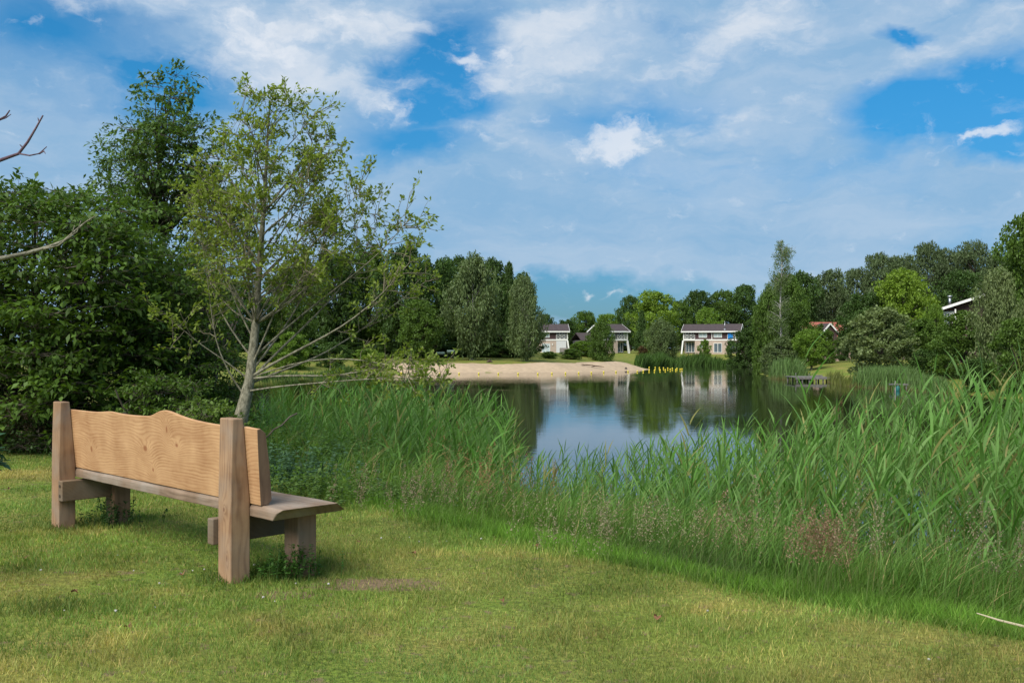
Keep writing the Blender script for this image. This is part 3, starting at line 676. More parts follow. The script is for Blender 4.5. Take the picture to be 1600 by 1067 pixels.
# tall slender birch on the right shore: airy crown, long bare white trunk
def slender_birch():
    g = np.random.default_rng(5); tb = TB(); d = 112; x, y = ray_ground(1218, d); z = H1(x, y); h = EYE+(HZ-374)*d/F-z
    tz = np.linspace(0, 1, 12); tp = np.column_stack([.25*np.sin(tz*2.2)+.1*np.sin(tz*9), .15*tz, tz*h]); tb.tube(tp, .15*(1-.9*tz)+.008, 8)
    P = []; A = []
    for k in range(95):
        q = g.uniform(.12, .99); st = np.array([np.interp(q, tz, tp[:, 0]), np.interp(q, tz, tp[:, 1]), q*h]); a = g.uniform(0, 6.28)
        L_ = (2.1 if q < .85 else 2.1*(1-q)/.15+.4)*g.uniform(.45, 1)*(.9 if q < .6 else 1); e = st+np.array([math.cos(a)*L_*.85, math.sin(a)*L_*.85, L_*.55])
        c = curve(st, e, .08, 6, g, .02); tb.tube(c, np.linspace(.03, .008, 6), 4)
        for m in range(9):
            f = g.uniform(.3, 1); b = st+(e-st)*f+g.normal(size=3)*.12; ln = g.uniform(.3, 1.1); m2 = int(12*ln)+4
            tt = g.uniform(0, 1, m2)[:, None]; P.append(b+np.array([0, 0, -1])*tt*ln+g.normal(size=(m2, 3))*.09); A.append(unit(g.normal(size=(m2, 3))*.6+[0, 0, -1]))
    P = np.vstack(P); A = np.vstack(A); n = len(P)
    Q = leaf_quads(P, A, rand_dirs(n, g), g.uniform(.10, .20, n), g.uniform(.06, .10, n))
    cm = mesh_np('crown', Q.reshape(-1, 3), np.arange(n*4).reshape(-1, 4), 4, [GREENS['grey']], col=np.repeat(g.uniform(.1, 1, (n, 1))*np.ones((1, 3)), 4, 0))
    r = empty('birch_tree', (x, y, z-.05)); tag(r, 'tall slender birch with long bare white trunk and airy crown, rising above the right shore', 'tree'); obj('crown', cm, r); obj('trunk', tb.mesh('trunk', M_BIRCH), r)
slender_birch()

# ------------------------------------------------------------------ near left: the young tree with pale bark
def px3(px, py, d):     # a point seen at that place, d metres away
    return np.array([(px-800)/F*d, d, EYE+(HZ-py)*d/F])
def young_tree():
    g = np.random.default_rng(21); D = 14.0; tb = TB(); bb = []
    base = px3(372, 700, D); gz = H1(base[0], base[1]); base[2] = gz-.1
    path = [base]+[px3(*q) for q in ((376, 655, D), (384, 622, D), (391, 590, D), (396, 540, D+.03), (400, 500, D), (403, 440, D+.05), (408, 380, D), (412, 320, D-.05), (416, 250, D), (419, 190, D+.03), (421, 165, D))]
    rad = [.125, .105, .088, .072, .063, .056, .048, .040, .031, .022, .013, .005]
    tr = TB(); tr.tube(path, rad, 10)
    path = np.array(path)
    def at_h(z):
        return np.array([np.interp(z, path[:, 2], path[:, 0]), np.interp(z, path[:, 2], path[:, 1]), z]), np.interp(z, path[:, 2], rad)
    prim = []
    ex = [  # branches that read clearly in the photograph: picture points, depth at the tip
     ([(390, 590), (440, 560), (500, 530), (545, 505), (597, 462), (640, 410)], D-1.2, .028), ([(388, 598), (430, 552), (480, 507), (530, 455), (566, 405), (590, 350)], D+.8, .027),
     ([(389, 600), (450, 575), (500, 558), (560, 520), (610, 480), (665, 440)], D+1.0, .022), ([(390, 592), (440, 586), (505, 588), (560, 583), (640, 560)], D-.9, .02),
     ([(383, 612), (430, 604), (500, 598), (570, 592), (650, 590)], D-1.5, .018), ([(393, 580), (440, 520), (470, 470), (505, 400), (520, 330)], D+.6, .024),
     ([(392, 575), (425, 500), (450, 430), (470, 350), (480, 270)], D-.7, .022), ([(395, 560), (460, 500), (540, 440), (600, 390), (632, 350)], D-.5, .022),
     ([(384, 620), (368, 600), (352, 570), (340, 545), (330, 500), (326, 440), (315, 380)], D-.4, .020), ([(388, 592), (350, 562), (315, 540), (280, 510), (256, 488)], D-.6, .017),
     ([(394, 560), (360, 515), (330, 460), (322, 400), (300, 330)], D+.7, .019), ([(396, 530), (370, 480), (350, 420), (335, 350), (330, 260)], D, .018),
      ([(398, 500), (440, 440), (490, 380), (540, 330), (590, 335)], D+.9, .018),
     ([(399, 480), (450, 420), (520, 350), (560, 300)], D-.9, .017), ([(391, 590), (480, 560), (560, 560), (630, 575), (690, 590)], D-1.6, .014),
    ]
    for pts, dt, r in ex:
        n = len(pts); P = np.array([px3(a, b, D+(dt-D)*(i/(n-1))**1.2) for i, (a, b) in enumerate(pts)])
        prim.append((P, r*.82))
    # upper crown: ascending limbs filling the envelope
    env = [(128, 12, 14), (150, 52, 48), (190, 84, 90), (240, 100, 122), (300, 122, 135), (350, 125, 180), (400, 140, 220), (450, 120, 230)]; ez = np.array([e[0] for e in env]); el_, er = np.array([e[1] for e in env]), np.array([e[2] for e in env])
    for k in range(50):
        ty = 138+300*g.uniform()**1.0; ang = g.uniform(0, 2*math.pi); c, s = math.cos(ang), math.sin(ang)
        rpx = (np.interp(ty, ez, er) if c > 0 else np.interp(ty, ez, el_))*g.uniform(.35, 1.0)**.6
        rm = .5*(np.interp(ty, ez, er)+np.interp(ty, ez, el_))*.9*D/F*g.uniform(.4, 1)
        tip = px3(418+c*rpx*.9, ty+8, D+s*rm); sy = min(505, ty+35+rpx*.80*g.uniform(.8, 1.25)); st, r0 = at_h(EYE+(HZ-sy)*D/F)
        prim.append((curve(st, tip, -.05+.04*g.normal(), 7, g, .012), min(.016, r0*.55)))
    twigs = TB(); P_ = []; A_ = []
    def sub(p, d, L_, r, lvl):
        e = p+d*L_; c = curve(p, e, .05*g.normal(), 4, g, .03); twigs.tube(c, np.linspace(r, r*.4, 4), 3 if lvl > 1 else 4)
        if lvl >= 2:
            m = g.integers(5, 9); t = g.uniform(.3, 1.05, m)[:, None]
            P_.append(p+(e-p)*t+g.normal(size=(m, 3))*.02); A_.append(unit(d*.8+rand_dirs(m, g)*.9+np.array([0, 0, .1]))); return
        for m in range(g.integers(3, 5)):
            f = g.uniform(.3, 1); dd = unit(d*.8+rand_dirs(1, g)[0]*.75+np.array([.08, 0, .25])); sub(p+(e-p)*f, dd, L_*g.uniform(.35, .6), r*.6, lvl+1)
    for P, r in prim:
        n = 12; t = np.linspace(0, 1, len(P)); tt = np.linspace(0, 1, n); Q = np.column_stack([np.interp(tt, t, P[:, i]) for i in range(3)])
        for _ in range(2): Q[1:-1] = (Q[:-2]+2*Q[1:-1]+Q[2:])/4
        q_tb = TB(); q_tb.tube(Q, np.linspace(r, r*.22, n), 6); bb.append(q_tb)
        L = np.linalg.norm(np.diff(Q, axis=0), axis=1).sum(); nt = int(3+L*4.0)
        for f in np.r_[g.uniform(.42, 1, nt)**.8, [1, 1, .97]]:
            j = min(n-2, int(f*(n-1))); p = Q[j]+(Q[j+1]-Q[j])*(f*(n-1)-j); d = unit(Q[j+1]-Q[j])
            dd = unit(d*.6+rand_dirs(1, g)[0]*1.0+np.array([0, 0, .15])); sub(p, dd, g.uniform(.22, .55)*(1.15-.3*f), r*.28+.002, 1)
    P_ = np.vstack(P_); A_ = np.vstack(A_); n = len(P_)
    Q = leaf_quads(P_, A_, unit(rand_dirs(n, g)+np.array([0, 0, .9])), g.uniform(.050, .088, n), g.uniform(.026, .042, n), .2)
    young = (P_[:, 2]-1)/4
    cr = np.clip(.35*g.uniform(0, 1, n)+.5*np.clip(young, 0, 1)+.1*g.normal(size=n), 0, 1)
    o = np.array(base); o[2] = gz
    root = empty('young_broadleaf_tree', tuple(o)); tag(root, 'airy young tree with pale bark and small yellow green leaves, right behind the bench', 'tree')
    def rel(V): return V-o
    tr.V = [rel(v) for v in tr.V]; obj('trunk', tr.mesh('trunk', M_PALE), root)
    for q in bb: q.V = [rel(v) for v in q.V]; obj('branch', q.mesh('branch', M_PALE), root)
    twigs.V = [rel(v) for v in twigs.V]; obj('twigs', twigs.mesh('twigs', bark_mat('twig_bark', (.10, .09, .06), (.24, .21, .14), 9)), root)
    me = mesh_np('leaves', rel(Q.reshape(-1, 3)), np.arange(n*4).reshape(-1, 4), 4, [leaf_mat('young_leaves', (.165, .235, .035), .3, (.03, .01, .0), .4, scale=.8)], col=np.repeat(cr[:, None]*np.ones((1, 3)), 4, 0))
    obj('crown', me, root); print('young tree leaves', n)
young_tree()

# ------------------------------------------------------------------ near left: dense trees and shrubs
def leafy(name, label, cat, d, base_px, clumps, leaf, nleaf, m, trunk_m=M_BARK, trunk_r=.07, seed=0, cl_r=(.25, .5), flat=.45, group=None, stems=3, droop=0.0, redtips=0):
    """clumps: list of (px, py, depth) centres; sprays of leaves round each, carried by limbs from the base"""
    g = np.random.default_rng(seed); bx, by = ray_ground(base_px, d); bz = H1(bx, by); o = np.array([bx, by, bz])
    C = np.array([px3(*q) for q in clumps]); C[:, 2] = np.maximum(C[:, 2], H(C[:, 0], C[:, 1])+.12)
    tb = TB(); top = C[:, 2].max()
    sts = [o+np.array([g.normal()*.25*(stems > 1), g.normal()*.25*(stems > 1), -.1]) for _ in range(stems)]
    mains = []
    for s_ in sts:
        tip = o+np.array([(s_-o)[0]*4+g.normal()*.2, (s_-o)[1]*3, (top-bz)*g.uniform(.8, .95) if stems > 1 else (top-bz)*.97])
        c = curve(s_, tip, .0, 10, g, .012); tb.tube(c, np.linspace(trunk_r, .012, 10), 8); mains.append(c)
    for c in C:
        mn = mains[g.integers(len(mains))]; zz = c[2]-.25*(c[2]-bz)-.45*np.hypot(*(c-mn[5])[:2])*g.uniform(.5, 1); j = int(np.clip(np.searchsorted(mn[:, 2], zz), 1, 8))
        tb.tube(curve(mn[j], c, .05, 6, g, .02), np.linspace(trunk_r*.28, .004, 6), 4)
    P = []; A = []; Nn = []; cc = []
    for c in C:
        ns = g.integers(6, 11); v = g.uniform(0, .6)
        for k in range(ns):
            rr = g.uniform(*cl_r); dd = rand_dirs(1, g)[0]; dd[2] = abs(dd[2])*flat*g.choice([1, 1, -.6]); cc_ = c+dd*rr*.8
            m_ = int(nleaf*g.uniform(.6, 1.4)); ax = unit(dd+rand_dirs(1, g)[0]*.5+np.array([0, 0, .1-droop]))
            tb.tube(np.array([c, (c+cc_)/2+g.normal(size=3)*.02, cc_, cc_+ax*rr*.7]), np.array([.006, .005, .004, .0015]), 3)
            t = g.uniform(0, 1, (m_, 1)); spread = g.normal(size=(m_, 3))*np.array([.065, .065, .028])*(rr/.35)
            P.append(cc_+ax*t*rr*.7+spread); A.append(unit(ax*.7+rand_dirs(m_, g)*.7+np.array([0, 0, -.25-droop]))); Nn.append(unit(rand_dirs(m_, g)*.55+np.array([0, 0, 1])))
            cc.append(np.clip(g.uniform(0, .5, m_)+v, 0, 1))
    P = np.vstack(P); A = np.vstack(A); Nn = np.vstack(Nn); cc = np.concatenate(cc); n = len(P)
    P[:, 2] = np.maximum(P[:, 2], H(P[:, 0], P[:, 1])+.03)
    Q = leaf_quads(P, A, Nn, leaf*g.uniform(.65, 1.3, n), leaf*.52*g.uniform(.7, 1.2, n), .15)
    root = empty(name, tuple(o)); tag(root, label, cat, group)
    tb.V = [v-o for v in tb.V]; obj('trunk', tb.mesh('trunk', trunk_m), root)
    obj('crown', mesh_np('crown', Q.reshape(-1, 3)-o, np.arange(n*4).reshape(-1, 4), 4, [m], col=np.repeat(cc[:, None]*np.ones((1, 3)), 4, 0)), root)
    print(name, n); return root
def fill(g, n, env, d, depth, front=.7):
    """clump centres inside a picture outline: env = rows (py, x0, x1)"""
    ys = [e[0] for e in env]; a = [e[1] for e in env]; b = [e[2] for e in env]; out = []
    wid = [b_-a_ for a_, b_ in zip(a, b)]
    while len(out) < n:
        py = g.uniform(ys[0], ys[-1]); x0 = np.interp(py, ys, a); x1 = np.interp(py, ys, b)
        if g.uniform() > (x1-x0)/max(wid): continue
        px = g.uniform(x0, x1); mid = (x0+x1)/2; hw = (x1-x0)/2
        r = math.sqrt(max(0, 1-((px-mid)/max(hw, 1))**2)); dep = depth*r*min(1, hw/max(wid)*2.4)
        q = -g.uniform(.25, 1)**.5*dep if g.uniform() < front else g.uniform(-.3, 1)*dep
        out.append((px, py, d+q))
    return out
gg = np.random.default_rng(77)
M_SHRUB = leaf_mat('shrub_leaves', (.055, .110, .018), .45, (.02, .015, 0), .3, scale=1.5)
M_POP = leaf_mat('tall_tree_leaves', (.062, .118, .028), .45, (.02, .02, .0), .3, scale=1.0)
M_LOW = leaf_mat('low_shrub_leaves', (.035, .070, .018), .35, (.01, .015, 0), .25, scale=2.0)
M_DUSK = leaf_mat('purple_tinged_leaves', (.055, .050, .030), .35, (.02, .0, .0), .25, scale=2.0)
leafy('leafy_tree', 'tall leafy dark green tree with pointed crown, highest of the left group', 'tree', 21.0, 232,
      fill(gg, 190, [(104, 262, 274), (130, 236, 296), (172, 230, 300), (190, 195, 315), (250, 165, 330), (300, 150, 335), (380, 175, 345), (480, 180, 350), (580, 180, 350)], 21.0, 1.7), .115, 15, M_POP, seed=4, stems=1, trunk_r=.11, cl_r=(.22, .50), flat=.35)
leafy('leafy_tree', 'broad dark shrubby tree with glossy leaves filling the left edge behind the bench', 'tree', 16.5, 60,
      fill(gg, 330, [(290, 20, 120), (320, -60, 190), (380, -120, 225), (480, -140, 245), (600, -140, 240), (690, -120, 200)], 16.5, 2.3, .55), .125, 14, M_SHRUB, seed=5, stems=6, trunk_r=.05, cl_r=(.30, .58), flat=.2)
leafy('leafy_shrub', 'dark shrub between the left trees and the pale trunk of the young tree', 'shrub', 18.0, 270,
      fill(gg, 190, [(400, 235, 300), (450, 190, 335), (520, 180, 350), (600, 180, 365), (660, 180, 372)], 17.5, 1.5, .55), .085, 18, M_SHRUB, seed=6, stems=5, trunk_r=.04, cl_r=(.28, .5), flat=.2)
leafy('leafy_shrub', 'low bright leaved shrub growing just above the bench back', 'shrub', 14.6, 255,
      fill(gg, 46, [(585, 215, 300), (620, 190, 330), (665, 180, 345), (690, 190, 345)], 14.6, .6), .075, 16, M_SHRUB, seed=7, stems=4, trunk_r=.02, cl_r=(.15, .28))
leafy('low_shrub', 'low purplish shrub on the lawn edge left of the far bench post', 'shrub', 15.2, 40,
      fill(gg, 34, [(625, -20, 90), (655, -60, 120), (700, -60, 120)], 15.0, .7), .05, 16, M_DUSK, seed=8, stems=4, trunk_r=.015, cl_r=(.15, .28))
leafy('low_shrub', 'low dark green shrub touching the grass behind the far bench post', 'shrub', 14.8, 75,
      fill(gg, 36, [(655, 30, 105), (680, 10, 150), (704, 10, 160)], 14.7, .5), .05, 16, M_LOW, seed=9, stems=4, trunk_r=.015, cl_r=(.12, .24))
leafy('low_shrub', 'low yellow green shrub at the foot of the young tree', 'shrub', 13.6, 330,
      fill(gg, 20, [(630, 315, 360), (655, 300, 372), (690, 300, 375)], 13.5, .4), .07, 13, leaf_mat('yellow_green_leaves', (.09, .15, .03), .3, (.02, .02, 0), .35, scale=2), seed=10, stems=4, trunk_r=.012, cl_r=(.10, .22))
leafy('leafy_bush', 'bush reaching in from the left edge beside the lawn, only its blue green leaves showing', 'bush', 6.6, -95,
      fill(gg, 12, [(680, -84, -22), (715, -104, -17), (745, -94, -24)], 6.6, .25), .08, 9, leaf_mat('blue_green_leaves', (.025, .07, .04), .3, (.01, .02, 0), .2, scale=2), seed=11, stems=1, trunk_r=.010, cl_r=(.06, .12))
def bare_tree():
    d = 8.0; bx, by = ray_ground(-170, d); bz = H1(bx, by); o = np.array([bx, by, bz])
    root = empty('bare_tree', tuple(o)); tag(root, 'leafless tree beyond the left edge whose bare branches reach in over the shrubs', 'tree')
    dm = bark_mat('purple_twig_bark', (.06, .035, .05), (.15, .10, .12), 12); pm = M_PALE
    t = TB(); t.tube([o+(0, 0, -.1), o+(.02, 0, 1), o+(-.03, .05, 2), o+(.05, 0, 3.6)], [.07, .06, .045, .02], 8); t.V = [v-o for v in t.V]; obj('trunk', t.mesh('trunk', dm), root)
    def br(pts, r0, r1, m, subs=()):
        t = TB(); P = np.array([px3(*q) for q in pts]); t.tube(P, np.linspace(r0, r1, len(P)), 6)
        for s_ in subs: Q = np.array([px3(*q) for q in s_]); t.tube(Q, np.linspace(r1*1.3, r1*.6, len(Q)), 5)
        t.V = [v-o for v in t.V]; obj('branch', t.mesh('branch', m), root)
    br([(-165, 300, 8), (-90, 285, 7.9), (-30, 262, 7.8), (0, 250, 7.8), (28, 240, 7.8), (42, 222, 7.8), (55, 200, 7.8), (66, 180, 7.8)], .022, .006, dm,
       [[(28, 240, 7.8), (45, 243, 7.75), (60, 240, 7.7), (72, 229, 7.7)], [(55, 200, 7.8), (60, 191, 7.8), (58, 184, 7.8)], [(60, 240, 7.7), (68, 236, 7.7), (70, 240, 7.7)], [(36, 232, 7.8), (30, 226, 7.8)]])
    br([(-165, 260, 8), (-80, 225, 8), (-20, 196, 8), (-4, 188, 8), (8, 181, 8), (14, 172, 8)], .018, .005, dm, [[(-4, 188, 8), (8, 184, 8), (16, 178, 8)]])
    br([(-170, 440, 8), (-80, 425, 8.2), (0, 404, 8.4), (40, 396, 8.4), (75, 386, 8.5), (100, 376, 8.5), (118, 360, 8.6), (132, 348, 8.6), (148, 338, 8.6)], .024, .006, pm,
       [[(100, 376, 8.5), (112, 366, 8.5), (116, 352, 8.5)], [(60, 391, 8.5), (90, 384, 8.4), (120, 362, 8.4), (126, 345, 8.4)]])
bare_tree()

# ------------------------------------------------------------------ grasses
def noise2(x, y, s, seed=0):
    g = np.random.default_rng(seed); v = 0*x; amp = 1.; tot = 0
    for o in range(4):
        for k in range(5):
            a = g.uniform(0, 6.28); ph = g.uniform(0, 6.28); f = s*2**o*g.uniform(.7, 1.3)
            v = v+amp*np.sin(f*(x*np.cos(a)+y*np.sin(a))+ph)
        tot += amp*2.2; amp *= .6
    return v/tot
M_GRASS = leaf_mat('grass_blades', None, trans=.4, rough=.6)
LEG_XY = []
th = R(-43.9)
for lx, ly in ((-.084, .07), (-2.967, .07), (-.084, .5), (-2.967, .5)):
    LEG_XY.append((-1.866+lx*math.cos(th)-ly*math.sin(th), 6.425+lx*math.sin(th)+ly*math.cos(th)))
def patch(x, y, cx, cy, rx, ry): return np.exp(-(((x-cx)/rx)**2+((y-cy)/ry)**2))
def lawn():
    g = np.random.default_rng(31); n = 640000
    a = g.uniform(-.72, .72, n); r = 3.1+(g.uniform(0, 1, n)**1.15)*17; x = np.sin(a)*r; y = np.cos(a)*r
    d = sdist(x, y); k = (d > BANK-2.2); x, y, d, r = x[k], y[k], d[k], r[k]
    dirt = (patch(x, y, -.90, 6.50, .33, .15)+.5*patch(x, y, -1.45, 6.2, .18, .12)+.3*patch(x, y, 1.95, 5.35, .18, .08))*(1.1+.9*noise2(x, y, 14, 2))
    for lx, ly in LEG_XY: dirt = dirt+.5*patch(x, y, lx, ly, .16, .12)*0
    k = g.uniform(0, 1, len(x)) > np.clip(dirt*.95, 0, .9); x, y, d, r = x[k], y[k], d[k], r[k]; n = len(x)
    z = H(x, y)
    edge = sstep((BANK+.35+.22*noise2(x, y, 2.5, 23)+g.normal(size=n)*.05-d)/.45)                       # 1 in the fresh strip next to the bank
    dry = noise2(x, y, .9, 3)+.6*noise2(x, y, 3.1, 5)+.35*noise2(x, y, 8, 6); dry = sstep((dry-.0)/.7)
    # drier band beside the fresh strip
    dry = np.clip(dry*.9+.60*np.exp(-((d-BANK-1.25)/.65)**2)*sstep((x+2.5)/1.5)*(.6+.5*noise2(x, y, 1.1, 8)), 0, 1)*(1-edge)
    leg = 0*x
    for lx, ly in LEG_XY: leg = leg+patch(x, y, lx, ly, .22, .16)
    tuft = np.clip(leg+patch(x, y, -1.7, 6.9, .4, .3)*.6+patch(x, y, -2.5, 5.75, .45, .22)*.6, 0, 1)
    hN = noise2(x, y, 2.2, 9)
    ln = g.uniform(.022, .050, n)*(1+.5*hN+.3*noise2(x, y, 7, 19))+.05*tuft*g.uniform(.3, 1.3, n)+edge*g.uniform(.0, .11, n)
    w = .0009+.00022*r+.0006*tuft
    az = g.uniform(0, 6.28, n); side = np.column_stack([np.cos(az), np.sin(az), 0*az])
    tilt = rand_dirs(n, g); tilt[:, 2] = 0; dd = unit(tilt*.55+np.array([0, 0, 1])); bend = unit(rand_dirs(n, g)*[1, 1, .2])*g.uniform(.1, .4, (n, 1)); bend[:, 2] -= .08
    Vv = ribbons(np.column_stack([x, y, z-.004]), dd, ln, w, bend, side, 2, lambda t: np.array([1, .8, .08]))
    fresh = np.array([.120, .255, .026]); green = np.array([.170, .265, .050]); straw = np.array([.50, .375, .14]); cool = np.array([.155, .270, .065])
    m = g.uniform(0, 1, n); c = green+(cool-green)*sstep(noise2(x, y, 1.7, 17)+.2)[:, None]*.5
    sf = np.clip(dry*.95+.06, 0, 1); c = c+(straw*.85-c)*(sf*.62)[:, None]; pick = (m < .16+.3*sf)[:, None]; c = np.where(pick, c+(straw-c)*g.uniform(.2, .8, (n, 1)), c)
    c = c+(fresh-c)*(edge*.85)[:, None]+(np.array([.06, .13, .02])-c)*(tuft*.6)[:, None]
    c = c*g.uniform(.65, 1.25, (n, 1))*(1+.32*noise2(x, y, 3.5, 29)+.22*noise2(x, y, 11, 30))[:, None]; col = np.repeat(np.clip(c, 0.01, 1), 6, 0)
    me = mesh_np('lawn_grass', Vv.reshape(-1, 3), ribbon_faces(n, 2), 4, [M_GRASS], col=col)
    tag(obj('lawn_grass', me), 'short mown lawn grass with dry straw coloured patches', 'grass', kind='stuff'); print('lawn', n)
lawn()
SX = np.array([.745, .667])          # from the lawn towards the water
def bank_samples(g, n, d0, d1, r0=4, r1=26, amax=.66, power=1.2):
    X = []; Y = []; Dd = []
    while sum(map(len, X)) < n:
        a = g.uniform(-.72, amax, n*3); r = r0+(g.uniform(0, 1, n*3)**power)*(r1-r0); x = np.sin(a)*r; y = np.cos(a)*r; d = sdist(x, y)
        k = (d > d0) & (d < d1); X.append(x[k]); Y.append(y[k]); Dd.append(d[k])
    return np.concatenate(X)[:n], np.concatenate(Y)[:n], np.concatenate(Dd)[:n]
def bank_grass():
    g = np.random.default_rng(41)
    # knee-high grass between lawn and reeds
    n = 120000; x, y, d = bank_samples(g, n, 1.2, BANK+.05, 4, 20); z = H(x, y); r = np.hypot(x, y)
    q = sstep((BANK-.0-d)/1.6)**1.4; ln = (.07+.36*q)*g.uniform(.5, 1.3, n); w = .0013+.00022*r
    az = g.uniform(0, 6.28, n); side = np.column_stack([np.cos(az), np.sin(az), 0*az])
    dd = unit(rand_dirs(n, g)*[.36, .36, 0]+[0.08, -.02, 1]); bend = rand_dirs(n, g)*[.45, .45, 0]+[.12, -.08, -.22]
    Vv = ribbons(np.column_stack([x, y, z-.01]), dd, ln, w, bend, side, 3, lambda t: np.array([1, .9, .6, .06]))
    base = np.array([.105, .215, .026]); c = base+(np.array([.15, .17, .06])-base)*(g.uniform(0, 1, (n, 1))**3)*.8+(np.array([.05, .11, .025])-base)*sstep(noise2(x, y, 1.3, 4)+.3)[:, None]*.6
    c = c*g.uniform(.7, 1.3, (n, 1)); me = mesh_np('bank_grass', Vv.reshape(-1, 3), ribbon_faces(n, 3), 4, [M_GRASS], col=np.repeat(c, 8, 0))
    tag(obj('bank_grass', me), 'long fresh green grass on the bank between lawn and reeds', 'grass', kind='stuff')
    n = 26000; x, y, d = bank_samples(g, n, 1.0, BANK-.9, 4, 18); z = H(x, y); r = np.hypot(x, y); cl = sstep(noise2(x, y, 3.6, 33)*1.8+.4)
    ln = g.uniform(.30, .80, n)*(.55+.6*cl); w = .0020+.00020*r; az = g.uniform(0, 6.28, n); side = np.column_stack([np.cos(az), np.sin(az), 0*az])
    dd = unit(rand_dirs(n, g)*[.28, .28, 0]+[.10, -.03, 1]); bend = rand_dirs(n, g)*[.35, .35, 0]+[.16, -.05, -.25]
    Vv = ribbons(np.column_stack([x, y, z-.01]), dd, ln, w, bend, side, 4, lambda t: np.array([.8, 1, .85, .5, .05]))
    c = np.array([.085, .19, .030])+(np.array([.15, .25, .055])-np.array([.085, .19, .030]))*g.uniform(0, 1, (n, 1)); dryb = (g.uniform(0, 1, (n, 1)) < .07); c = np.where(dryb, np.array([.36, .29, .13]), c)*g.uniform(.7, 1.3, (n, 1))
    me = mesh_np('bank_grass', Vv.reshape(-1, 3), ribbon_faces(n, 4), 4, [M_GRASS], col=np.repeat(c, 10, 0)); tag(obj('bank_grass', me), 'taller coarse bank grass with a few dry blades at the foot of the reeds', 'grass', kind='stuff')
    # flowering grasses: thin stems with loose brownish pink heads
    n = 230; x, y, d = bank_samples(g, n*3, 2.0, BANK-2.0, 4.5, 17)
    dens = sstep(noise2(x, y, 1.6, 12)*1.6+.35); k = g.uniform(0, 1, n*3) < dens; x, y, d = x[k][:n], y[k][:n], d[k][:n]; n = len(x); z = H(x, y)
    ln = g.uniform(.36, .60, n); az = g.uniform(0, 6.28, n); side = np.column_stack([np.cos(az), np.sin(az), 0*az])
    dd = unit(rand_dirs(n, g)*[.18, .18, 0]+[.06, 0, 1]); bend = rand_dirs(n, g)*[.15, .15, 0]+[.05, 0, -.05]
    st = ribbons(np.column_stack([x, y, z]), dd, ln, np.full(n, .0016), bend, side, 3, lambda t: np.array([1, 1, .8, .5]))
    Cst = np.tile(np.array([.14, .18, .06]), (n*8, 1)); tip = st[:, -1].mean(1); ax = unit(dd+2*bend)
    m = 60; ii = np.repeat(np.arange(n), m); t = g.uniform(0, 1, (len(ii), 1)); hl = g.uniform(.12, .22, n)[ii][:, None]
    pos = tip[ii]-ax[ii]*hl*t; out = rand_dirs(len(ii), g); spread = (.012+.05*t**.8)
    pos = pos+out*spread*g.uniform(.3, 1, (len(ii), 1)); la = unit(ax[ii]+out*.8)
    Q = leaf_quads(pos, la, rand_dirs(len(ii), g), g.uniform(.010, .022, len(ii)), g.uniform(.004, .007, len(ii)))
    hc = np.array([.26, .18, .13])+(np.array([.30, .26, .16])-np.array([.26, .18, .13]))*g.uniform(0, 1, (n, 1)); hc = (hc*g.uniform(.7, 1.3, (n, 1)))[ii]
    V = np.vstack([st.reshape(-1, 3), Q.reshape(-1, 3)]); Fc = np.vstack([ribbon_faces(n, 3), np.arange(len(ii)*4).reshape(-1, 4)+n*8])
    me = mesh_np('seeding_grass', V, Fc, 4, [M_GRASS], col=np.vstack([Cst, np.repeat(hc, 4, 0)]))
    tag(obj('seeding_grass', me), 'flowering grass with loose pinkish brown seed heads in front of the reeds', 'grass', kind='stuff')
bank_grass()
